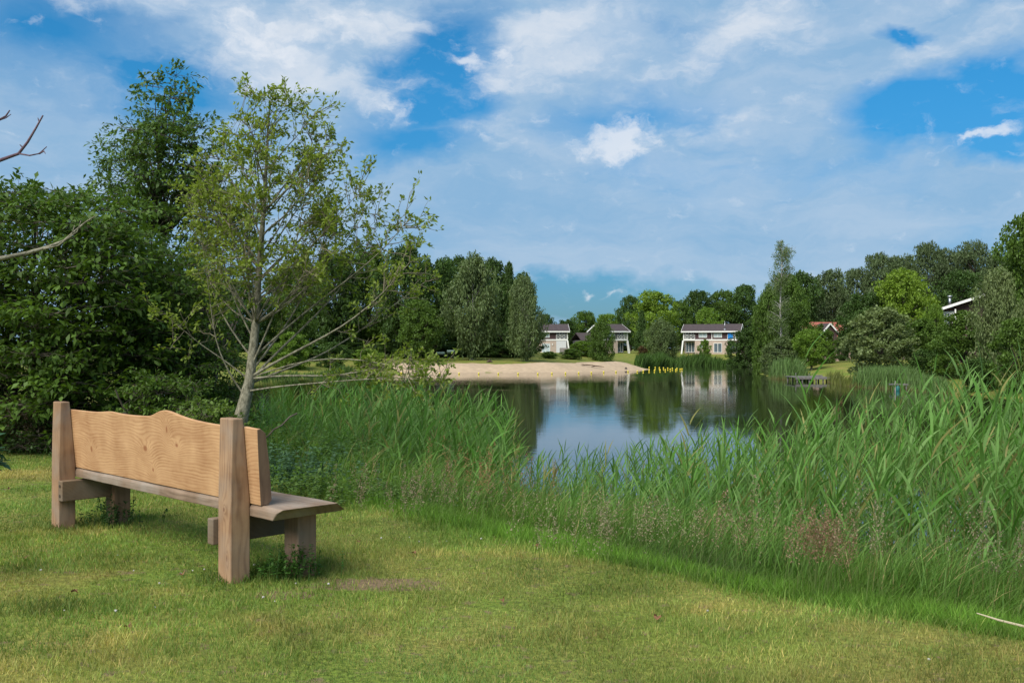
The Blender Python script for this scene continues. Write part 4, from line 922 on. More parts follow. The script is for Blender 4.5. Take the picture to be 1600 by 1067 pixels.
def reed_mesh(g, x, y, z, hts, nleaf=13, wind=(.17, .04), wl=.0095, lscale=1.0):
    n = len(x); az = g.uniform(0, 6.28, n); lean = rand_dirs(n, g)*[.10, .10, 0]+[wind[0]*.45, wind[1]*.45, 0]
    dd = unit(lean*.5+[0, 0, 1]); bend = lean*.35
    base = np.column_stack([x, y, z-.03]); P = []; Fc = []; Cc = []; off = 0
    w = np.full(n, .0035)
    for rot in (0, 1.57):
        side = np.column_stack([np.cos(az+rot), np.sin(az+rot), 0*az]); st = ribbons(base, dd, hts, w, bend, side, 5, lambda t: 1-.75*t)
        P.append(st.reshape(-1, 3)); Fc.append(ribbon_faces(n, 5)+off); off += n*12
        t = np.tile(np.repeat(np.linspace(0, 1, 6), 2), n)[:, None]; Cc.append(np.array([.22, .20, .07])*(1-t)+np.array([.11, .18, .04])*t)
    ii = np.repeat(np.arange(n), nleaf); k = np.tile(np.arange(nleaf), n); t = .22+.76*(k+g.uniform(-.3, .3, len(ii)))/(nleaf-1); t = np.clip(t, .12, .985)
    at = base[ii]+dd[ii]*(hts[ii]*t)[:, None]+bend[ii]*(hts[ii]*t**2)[:, None]
    a2 = az[ii]+k*math.pi+g.normal(size=len(ii))*.5; outd = np.column_stack([np.cos(a2), np.sin(a2), 0*a2])+np.array([wind[0]*2.2, wind[1]*2.2, 0])
    up = (1.6+1.5*t**3+g.normal(size=len(ii))*.3)[:, None]*np.array([0, 0, 1]); ld = unit(outd*.75+up)
    ln = lscale*g.uniform(.26, .48, len(ii))*(1-.25*(t > .9))*(.75+.25*hts[ii]/2); lb = unit(outd)*g.uniform(.1, .45, (len(ii), 1)); lb[:, 2] = -g.uniform(.0, .45*lscale**2, len(ii))*(1.1-.7*t)
    side = unit(np.cross(ld, rand_dirs(len(ii), g)*.5+[0, 0, 1])); wd = wl*g.uniform(.6, 1.15, len(ii))
    prof = lambda s: np.interp(s, [0, .2, .45, .8, 1], [.45, .95, 1, .5, .04]); lv = ribbons(at, ld, ln, wd, lb, side, 5, prof)
    P.append(lv.reshape(-1, 3)); Fc.append(ribbon_faces(len(ii), 5)+off)
    ca = np.array([.095, .230, .034]); cb = np.array([.155, .265, .075]); cy_ = np.array([.25, .24, .08]); u_ = g.uniform(0, 1, (len(ii), 1)); c = ca+(cb-ca)*u_
    old = (g.uniform(0, 1, (len(ii), 1)) < .04) | (g.uniform(0, 1, n) < .035)[ii][:, None]; c = np.where(old, cy_, c)*g.uniform(.7, 1.25, (len(ii), 1)); Cc.append(np.repeat(c, 12, 0))
    return np.vstack(P), np.vstack(Fc), np.vstack(Cc)
def reeds():
    g = np.random.default_rng(51)
    n = 5200; x, y, d = bank_samples(g, n, -1.3, 4.3, 6.0, 27, .66, 1.15); r = np.hypot(x, y); az = np.arctan2(x, y)
    left = sstep((.015-az)/.05); right = sstep((az-.02)/.25)
    # the dense stand on the left, a thin stretch in the middle, tall again on the right
    mid = np.exp(-((az-.06)/.05)**2)
    keep = g.uniform(0, 1, n) < np.clip(.80*left+(.10+.46*right)*(1-left), 0, 1)*np.where(d > 3.3, .5, 1); x, y, d, az, left, right = (q[keep] for q in (x, y, d, az, left, right))
    z = H(x, y); edge_px = 800+F*x/y
    lim = EYE+(HZ-np.interp(edge_px, [380, 450, 560, 650, 720, 790, 835, 900, 1000, 1100, 1200, 1300, 1400, 1500, 1620], [625, 605, 592, 598, 615, 640, 700, 705, 700, 675, 660, 635, 595, 565, 530]))*y/F-z
    hts = np.clip(lim, .7, 2.7)*(.36+.68*g.uniform(0, 1, len(x))**.7)*np.where(d > 3.0, .85, 1)
    lf = left > .5; lk = lf & (g.uniform(0, 1, len(x)) < .62)
    for k_, nl, wl_, lab in ((~lf, 12, .0108, 'tall green reed bed lining the near bank on the right'), (lk, 10, .0135, 'tall dense reed bed behind the bench, left of the open water')):
        V, Fc, C = reed_mesh(g, x[k_], y[k_], z[k_], hts[k_], nl, wl=wl_, lscale=1.0 if wl_ < .012 else 1.25)
        me = mesh_np('reeds', V, Fc, 4, [M_GRASS], col=C); tag(obj('reeds', me), lab, 'reeds', kind='stuff'); print('reeds', int(k_.sum()))
    # single tall stems that stand out at the right
    for (px, top, dd_) in ((1290, 520, 8.2), (1497, 560, 7.8), (1560, 545, 6.6), (1583, 575, 6.9), (1250, 640, 8.8), (1185, 640, 9.5), (1430, 600, 7.6), (1075, 640, 11), (1330, 610, 8.4), (1380, 625, 7.8), (1528, 590, 7.2), (1465, 600, 7.2)):
        X, Y = ray_ground(px, dd_); Z = H1(X, Y); h = EYE+(HZ-top)*dd_/F-Z
        V, Fc, C = reed_mesh(g, np.array([0.]), np.array([0.]), np.array([0.]), np.array([h*.93]), 12, wl=.0125)
        me = mesh_np('reed', V, Fc, 4, [M_GRASS], col=C); o = obj('reed', me, None, (X-h*.06, Y, Z))
        tag(o, 'single tall reed stem with long leaves standing above the reed bed', 'reed', 'tall reed stems standing above the reed bed')
reeds()
def far_reeds(name, pts, depth, n, h0, h1, label, col=(.12, .20, .06), brown=True):
    g = np.random.default_rng(len(label)); P = np.array(pts, float); seg = np.r_[0, np.cumsum(np.hypot(*np.diff(P, axis=0).T))]; s = g.uniform(0, seg[-1], n)
    x = np.interp(s, seg, P[:, 0])+g.uniform(-.5, .5, n); y = np.interp(s, seg, P[:, 1])+g.uniform(0, 1, n)*depth; z = np.maximum(H(x, y), WZ-.5); h = g.uniform(h0, h1, n)*(1+.25*np.sin(s*.6)+.12*np.sin(s*1.9))
    az = g.uniform(-.8, .8, n); side = np.column_stack([np.cos(az), np.sin(az), 0*az]); dd = unit(rand_dirs(n, g)*[.2, .2, 0]+[.08, 0, 1]); bend = rand_dirs(n, g)*[.2, .2, 0]+[.12, 0, -.08]
    w = np.full(n, .00035)*np.median(y)*g.uniform(.7, 1.4, n)
    V = ribbons(np.column_stack([x, y, z-.05]), dd, h, w, bend, side, 3, lambda t: np.array([1, 1, .8, .1])); c = np.array(col)*g.uniform(.6, 1.35, (n, 1)); C = np.repeat(c, 8, 0)
    if brown: C = C.reshape(n, 8, 3); C[:, :2] = np.array([.22, .17, .07])*g.uniform(.6, 1.1, (n, 1, 1)); C = C.reshape(-1, 3)
    me = mesh_np(name, V.reshape(-1, 3), ribbon_faces(n, 3), 4, [M_GRASS], col=C); tag(obj(name, me), label, 'reeds', kind='stuff')
far_reeds('far_reeds', [water_at(*q) for q in ((1000, 574.2), (1040, 571.6), (1100, 571.2), (1160, 571.6), (1190, 573.4))], 5.0, 6500, 1.3, 2.3, 'strip of green reeds along the far shore below the third house', (.06, .12, .022), False)
far_reeds('far_reeds', [water_at(*q) for q in ((1212, 592), (1240, 594), (1262, 595))], 2.2, 900, 1.3, 2.3, 'pale reeds at the water left of the jetty')
far_reeds('far_reeds', [water_at(*q) for q in ((1300, 596), (1318, 601), (1330, 604))], 1.2, 300, .6, 1.2, 'short yellow green reeds at the right end of the jetty', (.14, .16, .04))
far_reeds('far_reeds', [water_at(*q) for q in ((1362, 606.5), (1400, 608.5), (1440, 611), (1480, 615))], 4.0, 3400, 1.3, 1.8, 'broad reed bed below the bushes on the right shore')
far_reeds('far_reeds', [water_at(*q) for q in ((400, 590), (480, 588), (560, 585))], 1.5, 700, .5, 1.1, 'low reeds on the far left bank behind the young tree', (.08, .14, .03), False)

# weeds, small flowers and fallen leaves
def weeds():
    g = np.random.default_rng(61)
    def herb(cx, cy, rad, n, ls, col, label, hgt):
        x = cx+g.normal(size=n)*rad; y = cy+g.normal(size=n)*rad*.7; z = H(x, y); h = hgt*g.uniform(.4, 1.1, n); P = []; A = []; N_ = []
        az = g.uniform(0, 6.28, n); side = np.column_stack([np.cos(az), np.sin(az), 0*az]); dd = unit(rand_dirs(n, g)*[.3, .3, 0]+[0, 0, 1]); st = ribbons(np.column_stack([x, y, z]), dd, h, np.full(n, .003), dd*0, side, 2, lambda t: 1-.6*t)
        m = 14; ii = np.repeat(np.arange(n), m); t = g.uniform(.3, 1, (len(ii), 1)); pos = np.column_stack([x, y, z])[ii]+dd[ii]*h[ii][:, None]*t; ax = unit(rand_dirs(len(ii), g)*[1, 1, .3]+[0, 0, .1])
        Q = leaf_quads(pos, ax, unit(rand_dirs(len(ii), g)*.4+[0, 0, 1]), ls*g.uniform(.6, 1.2, len(ii)), ls*.6*g.uniform(.7, 1.2, len(ii)), .1)
        V = np.vstack([st.reshape(-1, 3), Q.reshape(-1, 3)]); Fc = np.vstack([ribbon_faces(n, 2), np.arange(len(ii)*4).reshape(-1, 4)+n*6]); cc = np.array(col)*g.uniform(.65, 1.3, (len(ii), 1))
        me = mesh_np('weeds', V, Fc, 4, [M_GRASS], col=np.vstack([np.tile(np.array(col)*.8, (n*6, 1)), np.repeat(cc, 4, 0)])); tag(obj('weeds', me), label, 'weeds', kind='stuff')
    def at(px, py, hh=0):   # a spot on the bank seen at that pixel
        d = 6.
        for _ in range(60):
            X, Y = ray_ground(px, d); zz = EYE+(HZ-py)*d/F
            if zz < H1(X, Y)+hh: break
            d += .15
        return X, Y
    herb(*at(455, 735, .25), .33, 120, .06, (.075, .145, .075), 'blue green weeds at the lawn edge right behind the bench seat', .55)
    herb(*at(540, 705, .4), .6, 300, .075, (.10, .19, .04), 'broad leaved weeds below the left reeds', .7)
    herb(*at(620, 735, .3), .5, 200, .06, (.085, .17, .045), 'dark leafy weeds among the brown seed heads below the left reeds', .55)
    herb(*at(510, 770, .1), .5, 180, .05, (.10, .17, .04), 'light green weeds at the lawn edge beyond the bench seat', .35)
    herb(*at(1260, 860, .2), .28, 70, .07, (.06, .13, .03), 'leafy weeds at the foot of the reeds right of the brown seed head patch', .4)
    herb(*at(1480, 850, .3), .3, 80, .07, (.06, .12, .035), 'dark leafy weeds low in the reeds near the right edge', .5)
    herb(-1.50, 6.62, .09, 70, .03, (.06, .14, .025), 'dark clump of weeds between the near post and front leg of the bench', .24)
    herb(-3.55, 8.55, .12, 36, .035, (.04, .09, .025), 'straggly weeds under the far end of the bench', .30)
    # brown seed heads patch
    def dock(cx, cy, n, rad, hgt, col, label, sp=.06):
        cx += .45*SX[0]; cy += .45*SX[1]; x = cx+g.normal(size=n)*rad; y = cy+g.normal(size=n)*rad*.6; z = H(x, y); h = hgt*g.uniform(.75, 1.1, n); az = g.uniform(0, 6.28, n); side = np.column_stack([np.cos(az), np.sin(az), 0*az]); dd = unit(rand_dirs(n, g)*[.22, .22, 0]+[.05, 0, 1])
        st = ribbons(np.column_stack([x, y, z]), dd, h, np.full(n, .0018), dd*0, side, 2, lambda t: 1-.6*t); m = 60; ii = np.repeat(np.arange(n), m); t = g.uniform(.55, 1, (len(ii), 1))
        pos = np.column_stack([x, y, z])[ii]+dd[ii]*h[ii][:, None]*t+rand_dirs(len(ii), g)*sp*g.uniform(0, 1, (len(ii), 1))*(1.15-t)*2
        Q = leaf_quads(pos, unit(rand_dirs(len(ii), g)+[0, 0, 1]), rand_dirs(len(ii), g), g.uniform(.010, .02, len(ii)), g.uniform(.005, .008, len(ii))); cc = np.array(col)*1.15*g.uniform(.6, 1.35, (len(ii), 1))
        V = np.vstack([st.reshape(-1, 3), Q.reshape(-1, 3)]); Fc = np.vstack([ribbon_faces(n, 2), np.arange(len(ii)*4).reshape(-1, 4)+n*6])
        me = mesh_np('seeding_grass', V, Fc, 4, [M_GRASS], col=np.vstack([np.tile(np.array([.13, .18, .05]), (n*6, 1)), np.repeat(cc, 4, 0)])); tag(obj('seeding_grass', me), label, 'grass', kind='stuff')
    dock(*at(1215, 835, .55), 46, .10, .58, (.27, .165, .11), 'dense pinkish brown tuft of seed heads in the middle of the bank')
    dock(*at(1100, 800, .6), 22, .30, .64, (.27, .19, .13), 'loose brown seed heads left of the densest tuft')
    dock(*at(690, 735, .5), 30, .26, .75, (.28, .15, .08), 'rusty red seed stalks below the left reeds')
    dock(*at(600, 760, .45), 36, .4, .55, (.25, .19, .14), 'pale brown seed heads among the weeds left')
    dock(*at(860, 810, .45), 45, .45, .55, (.27, .23, .15), 'straw coloured seed heads below the gap in the reeds')
    dock(*at(1430, 790, .7), 30, .45, .8, (.27, .22, .15), 'scattered pale seed heads in front of the right reeds')
weeds()
def clover():
    g = random.Random(4); wm_ = simple('clover_white', (.42, .40, .36), .8, .1)
    import bmesh
    bm = bmesh.new(); bmesh.ops.create_icosphere(bm, subdivisions=2, radius=.009)
    for v in bm.verts: v.co *= 1+.25*math.sin(v.co.x*900)*math.sin(v.co.z*1100); v.co.z = v.co.z*.8+.030
    me = bpy.data.meshes.new('flower_head'); bm.to_mesh(me); bm.free(); me.materials.append(wm_)
    sm_ = MB().tube([(0, 0, -.01), (.001, 0, .012), (0, 0, .028)], .0011, 5); so = sm_.build('stem', simple('clover_stem', (.08, .14, .03), .8)); sme = so.data; bpy.data.objects.remove(so)
    spots = [(185, 875), (210, 900), (250, 920), (283, 906), (302, 899), (320, 897), (102, 962), (182, 965), (398, 890), (463, 916), (412, 940), (514, 918), (640, 842), (655, 850), (698, 848), (735, 840), (752, 846), (243, 957), (65, 900), (596, 845), (1105, 958), (1450, 1035), (430, 945)]
    for i, (px, py) in enumerate(spots):
        d = EYE*F/(py-HZ); X, Y = ray_ground(px, d); r = empty('clover_flower', (X, Y, H1(X, Y)), g.uniform(0, 6)); h = obj('flower_head', me, r); s_ = obj('stem', sme, r); k = g.uniform(.55, 1.0); r.scale = (k, k, k)
        tag(r, 'tiny white clover flower in the lawn grass', 'flower', 'white clover flowers dotted over the lawn')
    # fallen brown leaves
    lm = simple('dry_leaf', (.17, .085, .04), .8, .3, 40)
    for i, (px, py) in enumerate([(838, 857), (1027, 968), (1028, 970), (286, 906), (647, 868), (118, 935), (448, 872), (202, 987), (40, 880), (560, 850), (786, 940), (15, 768)]):
        d = EYE*F/(py-HZ); X, Y = ray_ground(px, d); mb = MB(); n = 10; vs = [(0, 0, .006)]
        for k in range(n): a = 2*math.pi*k/n; q = .014*(1+.35*math.cos(3*a+i)); vs.append((q*math.cos(a)*1.5, q*math.sin(a), .012*math.sin(2*a+i)+.008))
        mb.add(vs, [(0, 1+k, 1+(k+1) % n) for k in range(n)]); o = mb.build('fallen_leaf', lm); o.location = (X, Y, H1(X, Y)+.022); o.rotation_euler = (g.uniform(-.4, .4), g.uniform(-.4, .4), g.uniform(0, 6))
        tag(o, 'small curled brown leaf lying on the lawn', 'leaf', 'brown leaves fallen on the lawn')
    X, Y = ray_ground(1572, 5.35); o = MB().tube([(-.12, .10, .05), (-.03, .03, .03), (.08, -.03, .012), (.2, -.08, .01)], [.003, .006, .007, .005], 6).build('dry_stalk', simple('dry_stalk', (.42, .36, .24), .8)); o.location = (X, Y, H1(X, Y)+.05)
    tag(o, 'pale dry stalk lying at the foot of the reeds by the right edge', 'stalk')
clover()

# ------------------------------------------------------------------ houses
M_WALL = simple('beige_brick', (.42, .33, .27), .9, .1, 3); M_CLAD = simple('dark_brown_boards', (.075, .042, .045), .8, .2, 2); M_WHITE = simple('white_paint', (.72, .71, .68), .6, .05)
M_ROOF = simple('grey_brown_tiles', (.060, .045, .046), .85, .2, 3); M_GLASS = simple('window_glass', (.10, .13, .15), .12, .2, 1, .6); M_CURT = simple('pale_curtain', (.42, .50, .52), .7, .1); M_DARK = simple('recess_shade', (.03, .028, .027), .8, .2)
M_RED = simple('red_roof_tiles', (.30, .095, .07), .85, .2, 2); M_STEEL = simple('steel_flue', (.42, .43, .44), .35, .1, metal=.8); M_BLUE = simple('blue_cloth', (.02, .22, .62), .8, .1)
M_GREYW = simple('grey_slate_boards', (.17, .16, .17), .8, .15, 2); M_SCREEN = simple('pale_screen', (.55, .55, .56), .7, .06, 8)
def window(root, x0, x1, z0, z1, y, n=2, pane=None, door=False, name=None):
    nm = name or ('french_door' if door else 'window'); f = MB(); t = .09
    f.box(x0, x1, y-.06, y+.02, z0, z0+t); f.box(x0, x1, y-.06, y+.02, z1-t, z1)
    for k in range(n+1):
        cx = x0+(x1-x0-t)*k/n; f.box(cx, cx+t, y-.062, y+.018, z0+t, z1-t)
    o = f.build(nm, M_WHITE, root); p = MB(); p.box(x0+.04, x1-.04, y-.02, y+.01, z0+.04, z1-.04); p.build('pane', pane or M_CURT, o); return o
def railing(root, x0, x1, z0, z1, y, nx, extra=None):
    r = MB(); r.box(x0, x1, y-.03, y+.03, z1-.1, z1); r.box(x0, x1, y-.03, y+.03, z0, z0+.1)
    w = (x1-x0)/nx
    for k in range(nx+1): r.box(x0+k*w-.04, x0+k*w+.04, y-.032, y+.028, z0+.1, z1-.1)
    for k in range(nx):
        a, b = x0+k*w, x0+(k+1)*w; r.bar((a, y, z0+.1), (b, y, z1-.1), .07, .05); r.bar((a, y+.001, z1-.1), (b, y+.001, z0+.1), .07, .05)
    return r.build('balcony_railing', M_WHITE, root)
def gable_roof(root, x0, x1, y0, y1, ze, zr, m, over=.35, th=.16, fascia=True):
    ym = (y0+y1)/2; r = MB(); a0, a1 = x0-over, x1+over; s = (zr-ze)/(ym-y0); yo0, yo1 = y0-over, y1+over; zo = ze-over*s
    for sgn, yo in ((1, yo0), (-1, yo1)):
        vs = [(a0, yo, zo), (a1, yo, zo), (a1, ym, zr), (a0, ym, zr)]; vs += [(a, b, c+th) for a, b, c in vs]; r.hexa(vs)
    o = r.build('roof', m, root)
    if fascia:
        f = MB(); f.box(a0, a1, yo0-.05, yo0-.002, zo-.10, zo+.16); f.box(a0, a1, yo1+.002, yo1+.05, zo-.10, zo+.16)
        for a in (a0-.05, a1+.003):
            for yo in (yo0, yo1): vs = [(a, yo, zo-.12), (a+.045, yo, zo-.12), (a+.045, ym, zr-.12), (a, ym, zr-.12)]; f.hexa(vs+[(p, q, w+.30) for p, q, w in vs])
        f.build('fascia', M_WHITE, root)
    return o
def gable_walls(mb, x0, x1, y0, y1, z0, ze, zr):
    mb.box(x0, x1, y0, y1, z0, ze); ym = (y0+y1)/2
    for x in (x0, x1-.2): mb.add([(x, y0, ze), (x+.2, y0, ze), (x+.2, y1, ze), (x, y1, ze), (x, ym, zr-.02), (x+.2, ym, zr-.02)], [(0, 1, 5, 4), (3, 4, 5, 2), (0, 4, 3), (1, 2, 5)])
SC = 44/1511.
def flue(root, x, y, z0, z1, r=.11):
    MB().tube([(x, y, z0), (x, y, z0+.28)], [.42, .13], 12).tube([(x, y, z0+.27), (x, y, z1-.2)], r, 12).tube([(x, y, z1-.16), (x, y, z1)], r*1.7, 12).build('flue', M_STEEL, root, smooth=True)
def lake_house(px, d, label, rz, W, bal='right', left_bal=False, clad=M_CLAD, screen=False, annex=False, third=False):
    x, y = ray_ground(px, d); z = EYE-(551-HZ)*d/F; root = empty('holiday_house', (x, y, z), rz); tag(root, label, 'house', 'white trimmed holiday houses on the far shore')
    k = d/F; ze = 34*k; zr = 44*k; zf = 20*k; D = 6.0; h = W/2
    # ground plinth keeps the house on the slope
    lw = MB(); bw = 18*k if bal else 0; bl = bw if left_bal else 0
    lw.box(-h+bl, h-bw, 0, D, -1.2, zf); lw.box(-h, h, 1.6, D-.01, -1.2, zf-.01); lw.build('lower_wall', M_WALL, root)
    up = MB(); gable_walls(up, -h, h, 1.6, D, zf+.01, ze, zr-.35) ; up.box(-h+bl, h-bw, .05, 1.6, zf+.01, ze-.02); up.build('upper_wall', clad, root)
    gable_roof(root, -h, h, -.2, D, ze-.05, zr, M_ROOF)
    MB().box(-h-.02, h+.02, -.05, D+.02, zf-.14, zf+.12).build('floor_band', M_WHITE, root)
    ends = [(h-bw, h, 1)] + ([(-h, -h+bl, -1)] if left_bal else [])
    for a, b, sg in ends:
        railing(root, a, b, zf+.12, zf+.12+7.5*k, -.02, 3)
        MB().box(b-.16 if sg > 0 else a, b if sg > 0 else a+.16, -.06, .1, zf+.12, ze-.02).build('balcony_post', M_WHITE, root)
        window(root, a+.2, b-.4, zf+.15, ze-.15, 1.58, 3, M_GLASS, name='balcony_door')
        xx = h if sg > 0 else -h; o = .45*sg
        MB().hexa([(xx-.14+o, -.35, -1.2), (xx+.14+o, -.35, -1.2), (xx+.14+o, .2, -1.2), (xx-.14+o, .2, -1.2), (xx-.2, -.12, zf-.1), (xx+.08, -.12, zf-.1), (xx+.08, .2, zf-.1), (xx-.2, .2, zf-.1)]).build('slanted_column', M_WHITE, root)
        if screen and sg > 0: MB().box(a, b-.3, .0, .05, .0, zf-.16).build('patio_screen', M_SCREEN, root)
        else:
            MB().box(a+.1, b-.1, 1.52, 1.58, .1, zf-.4).build('recess_shade_panel', M_DARK, root)  # thin dark sheet over the wall: shade under the balcony put into its colour
            window(root, a+.25, b-.25, 0.05, zf-.45, 1.5, 3, M_GLASS, name='patio_door')
    return root, k, ze, zr, zf, h, bw, D
# third house (long, two balconies)
root, k, ze, zr, zf, h, bw, D = lake_house(1111, 196, 'long white trimmed holiday house with two balconies, a thin flue and a blue towel', R(-19), 11.2, left_bal=True, third=True)
window(root, -h+24*k, -h+37*k, zf+3.6*k, ze-2.4*k, .04); window(root, -h+47*k, -h+60*k, zf+3.6*k, ze-2.4*k, .04)
MB().box(-.02+.1, .14+.1, .0, .045, zf+.12, ze-.1).build('cladding_post', M_WHITE, root)
window(root, -h+48*k-.1, -h+60*k, .02, 15*k, -.01, 2, M_GLASS, door=True); window(root, -h+25*k, -h+30*k, .9, 14*k, -.01, 1, M_GLASS)
flue(root, -h+64*k, .4, ze+.15, zr+4.5*k, .07)
# small window on the right gable
g_ = MB(); g_.box(h+.002, h+.05, 3.0, 3.9, zf+1.0, zf+2.0); g_.build('gable_window', M_WHITE, root)
t = MB(); n = 10; xs = np.linspace(0, 1, n)
bx0 = h-bw+.1
vs = []
for i in range(n):
    for zz in (zf+.2, zf+1.1, ze-.45): vs.append((bx0+xs[i]*.95, -.13+.03*math.sin(i*2.1)+(.02 if zz > zf+1.15 else 0), zz))
fs = [(i*3+j, (i+1)*3+j, (i+1)*3+j+1, i*3+j+1) for i in range(n-1) for j in range(2)]
tw = t.add(vs, fs).build('towel', M_BLUE); so = tw.modifiers.new('thick', 'SOLIDIFY'); so.thickness = .03
tw.location = root.location; tw.rotation_euler = root.rotation_euler; tag(tw, 'bright blue cloth hanging at the right balcony of the third house', 'towel')
# first house
root, k, ze, zr, zf, h, bw, D = lake_house(864, 192, 'white trimmed house with pale patio screen and french doors, beside the smaller weeping birch', R(3), 5.9, screen=True)
window(root, -h+.5, -h+2.3, zf+3.6*k, ze-2.4*k, .04); window(root, -h+.7, -h+2.4, .02, 14.5*k, -.01, 2, M_CURT, door=True)
MB().box(-h+2.75, -h+2.95, -.12, -.02, 1.5, 1.8).build('wall_lamp', M_WHITE, root)
# second house
root, k, ze, zr, zf, h, bw, D = lake_house(962, 196, 'white trimmed house with grey boarded gable and low tiled annex, behind the conical tree', R(24), 5.6, clad=M_GREYW)
window(root, -h+.9, -h+2.6, zf+3.6*k, ze-2.4*k, .04)
MB().box(-h-4.2, -h-.05, 1.5, 5.4, -1.2, 2.5).build('annex_wall', M_GREYW, root)
ar = MB(); 
for sg, yo in ((1, 1.1), (-1, 5.8)):
    vs = [(-h-4.5, yo, 2.35), (-h-.02, yo, 2.35), (-h-.02, 3.45, 3.9), (-h-4.5, 3.45, 3.9)]; ar.hexa(vs+[(a, b, c+.15) for a, b, c in vs])
ar.build('annex_roof', M_ROOF, root)
# garden steps
x, y = ray_ground(889, 178); st = MB()
for i in range(7): st.box(-.8, .8, i*.6, i*.6+.62, -.8, .22*i-.1)
o = st.build('garden_steps', simple('grey_stone', (.28, .25, .22), .9, .2)); o.location = (x, y, H1(x, y)); o.rotation_euler = (0, 0, R(10)); tag(o, 'grey stone steps climbing from the beach lawn to the first house', 'steps')
# red roofed house
x, y = ray_ground(1300, 140); kk = 140/F; root = empty('holiday_house', (x, y, H1(x, y)), R(8)); tag(root, 'house with red tiled roof and small dark gable, half hidden by trees behind the jetty', 'house')
z0 = H1(x, y); zt = EYE+(HZ-504)*140/F-z0; zb = EYE+(HZ-532)*140/F-z0
w = MB(); w.box(-3.2, 3.0, .3, 6, -.5, zb+.1); w.build('wall', simple('pinkish_brick', (.38, .26, .22), .9, .15, 3), root)
gable_roof(root, -3.2, 3.0, .3, 6.6, zb, zt, M_RED, .3)
w = MB(); gx, gw = -.6, 1.15; gz = zt-.25
w.add([(gx-gw, -.4, zb-1), (gx+gw, -.4, zb-1), (gx+gw, 1.5, zb-1), (gx-gw, 1.5, zb-1), (gx-gw, -.4, zb+1.0), (gx+gw, -.4, zb+1.0), (gx+gw, 2.2, zb+1.0), (gx-gw, 2.2, zb+1.0), (gx, -.4, gz), (gx, 3, gz)], [(0, 1, 5, 8, 4), (1, 2, 6, 5), (3, 0, 4, 7), (2, 3, 7, 6), (4, 8, 9, 7), (5, 6, 9, 8)])
w.build('gable', M_CLAD, root)
w = MB()
for sg in (-1, 1): vs = [(gx, -.7, gz+.02), (gx, 3, gz+.02), (gx+sg*(gw+.3), 2.2, zb+.75), (gx+sg*(gw+.3), -.7, zb+.75)]; w.hexa(vs+[(a, b, c+.14) for a, b, c in vs])
w.build('gable_roof', M_ROOF, root)
w = MB()
for sg in (-1, 1): w.bar((gx, -.74, gz+.1), (gx+sg*(gw+.32), -.74, zb+.80), .05, .2)
w.build('fascia', M_WHITE, root); window(root, gx-.45, gx+.45, zb-.1, zb+.8, -.42, 1, M_GLASS)
# house with the rising roof on the right
d = 96; kk = d/F; x, y = ray_ground(1504, d); z0 = H1(x, y); root = empty('holiday_house', (x, y, z0), R(-27)); tag(root, 'white walled house with rising single pitch roof and steel flue among the right hand trees', 'house')
def zz(py): return EYE+(HZ-py)*d/F-z0
xa, xb = -32*kk, 32*kk
w = MB(); w.add([(xa+.2, .3, -.5), (xb, .3, -.5), (xb, 6, -.5), (xa+.2, 6, -.5), (xa+.2, .3, zz(485)), (xb, .3, zz(466)), (xb, 6, zz(466)), (xa+.2, 6, zz(485))], [(0, 1, 5, 4), (1, 2, 6, 5), (2, 3, 7, 6), (3, 0, 4, 7), (4, 5, 6, 7)]); w.build('wall', M_CLAD, root)
w = MB(); vs = [(xa-.1, -.6, zz(484)), (xb, -.6, zz(462)), (xb, 6.4, zz(462)), (xa-.1, 6.4, zz(484))]; w.hexa(vs+[(a, b, c+.18) for a, b, c in vs]); w.build('roof', M_ROOF, root)
w = MB(); vs = [(xa-.12, -.68, zz(486)), (xb, -.68, zz(464)), (xb, -.61, zz(464)), (xa-.12, -.61, zz(486))]; w.hexa(vs+[(a, b, c+.26) for a, b, c in vs]); w.build('fascia', M_WHITE, root)
w = MB(); w.box(xa+.2, xa+1.25, .22, .295, zz(520), zz(486)); w.build('white_panel', M_WHITE, root); window(root, xa+.35, xa+.95, zz(508), zz(488), .2, 2, M_GLASS)
MB().box(xa+1.35, xa+1.48, -.5, -.37, zz(515), zz(483)).build('roof_post', M_WHITE, root)
flue(root, xa+.85, .8, zz(481), zz(461), .12)

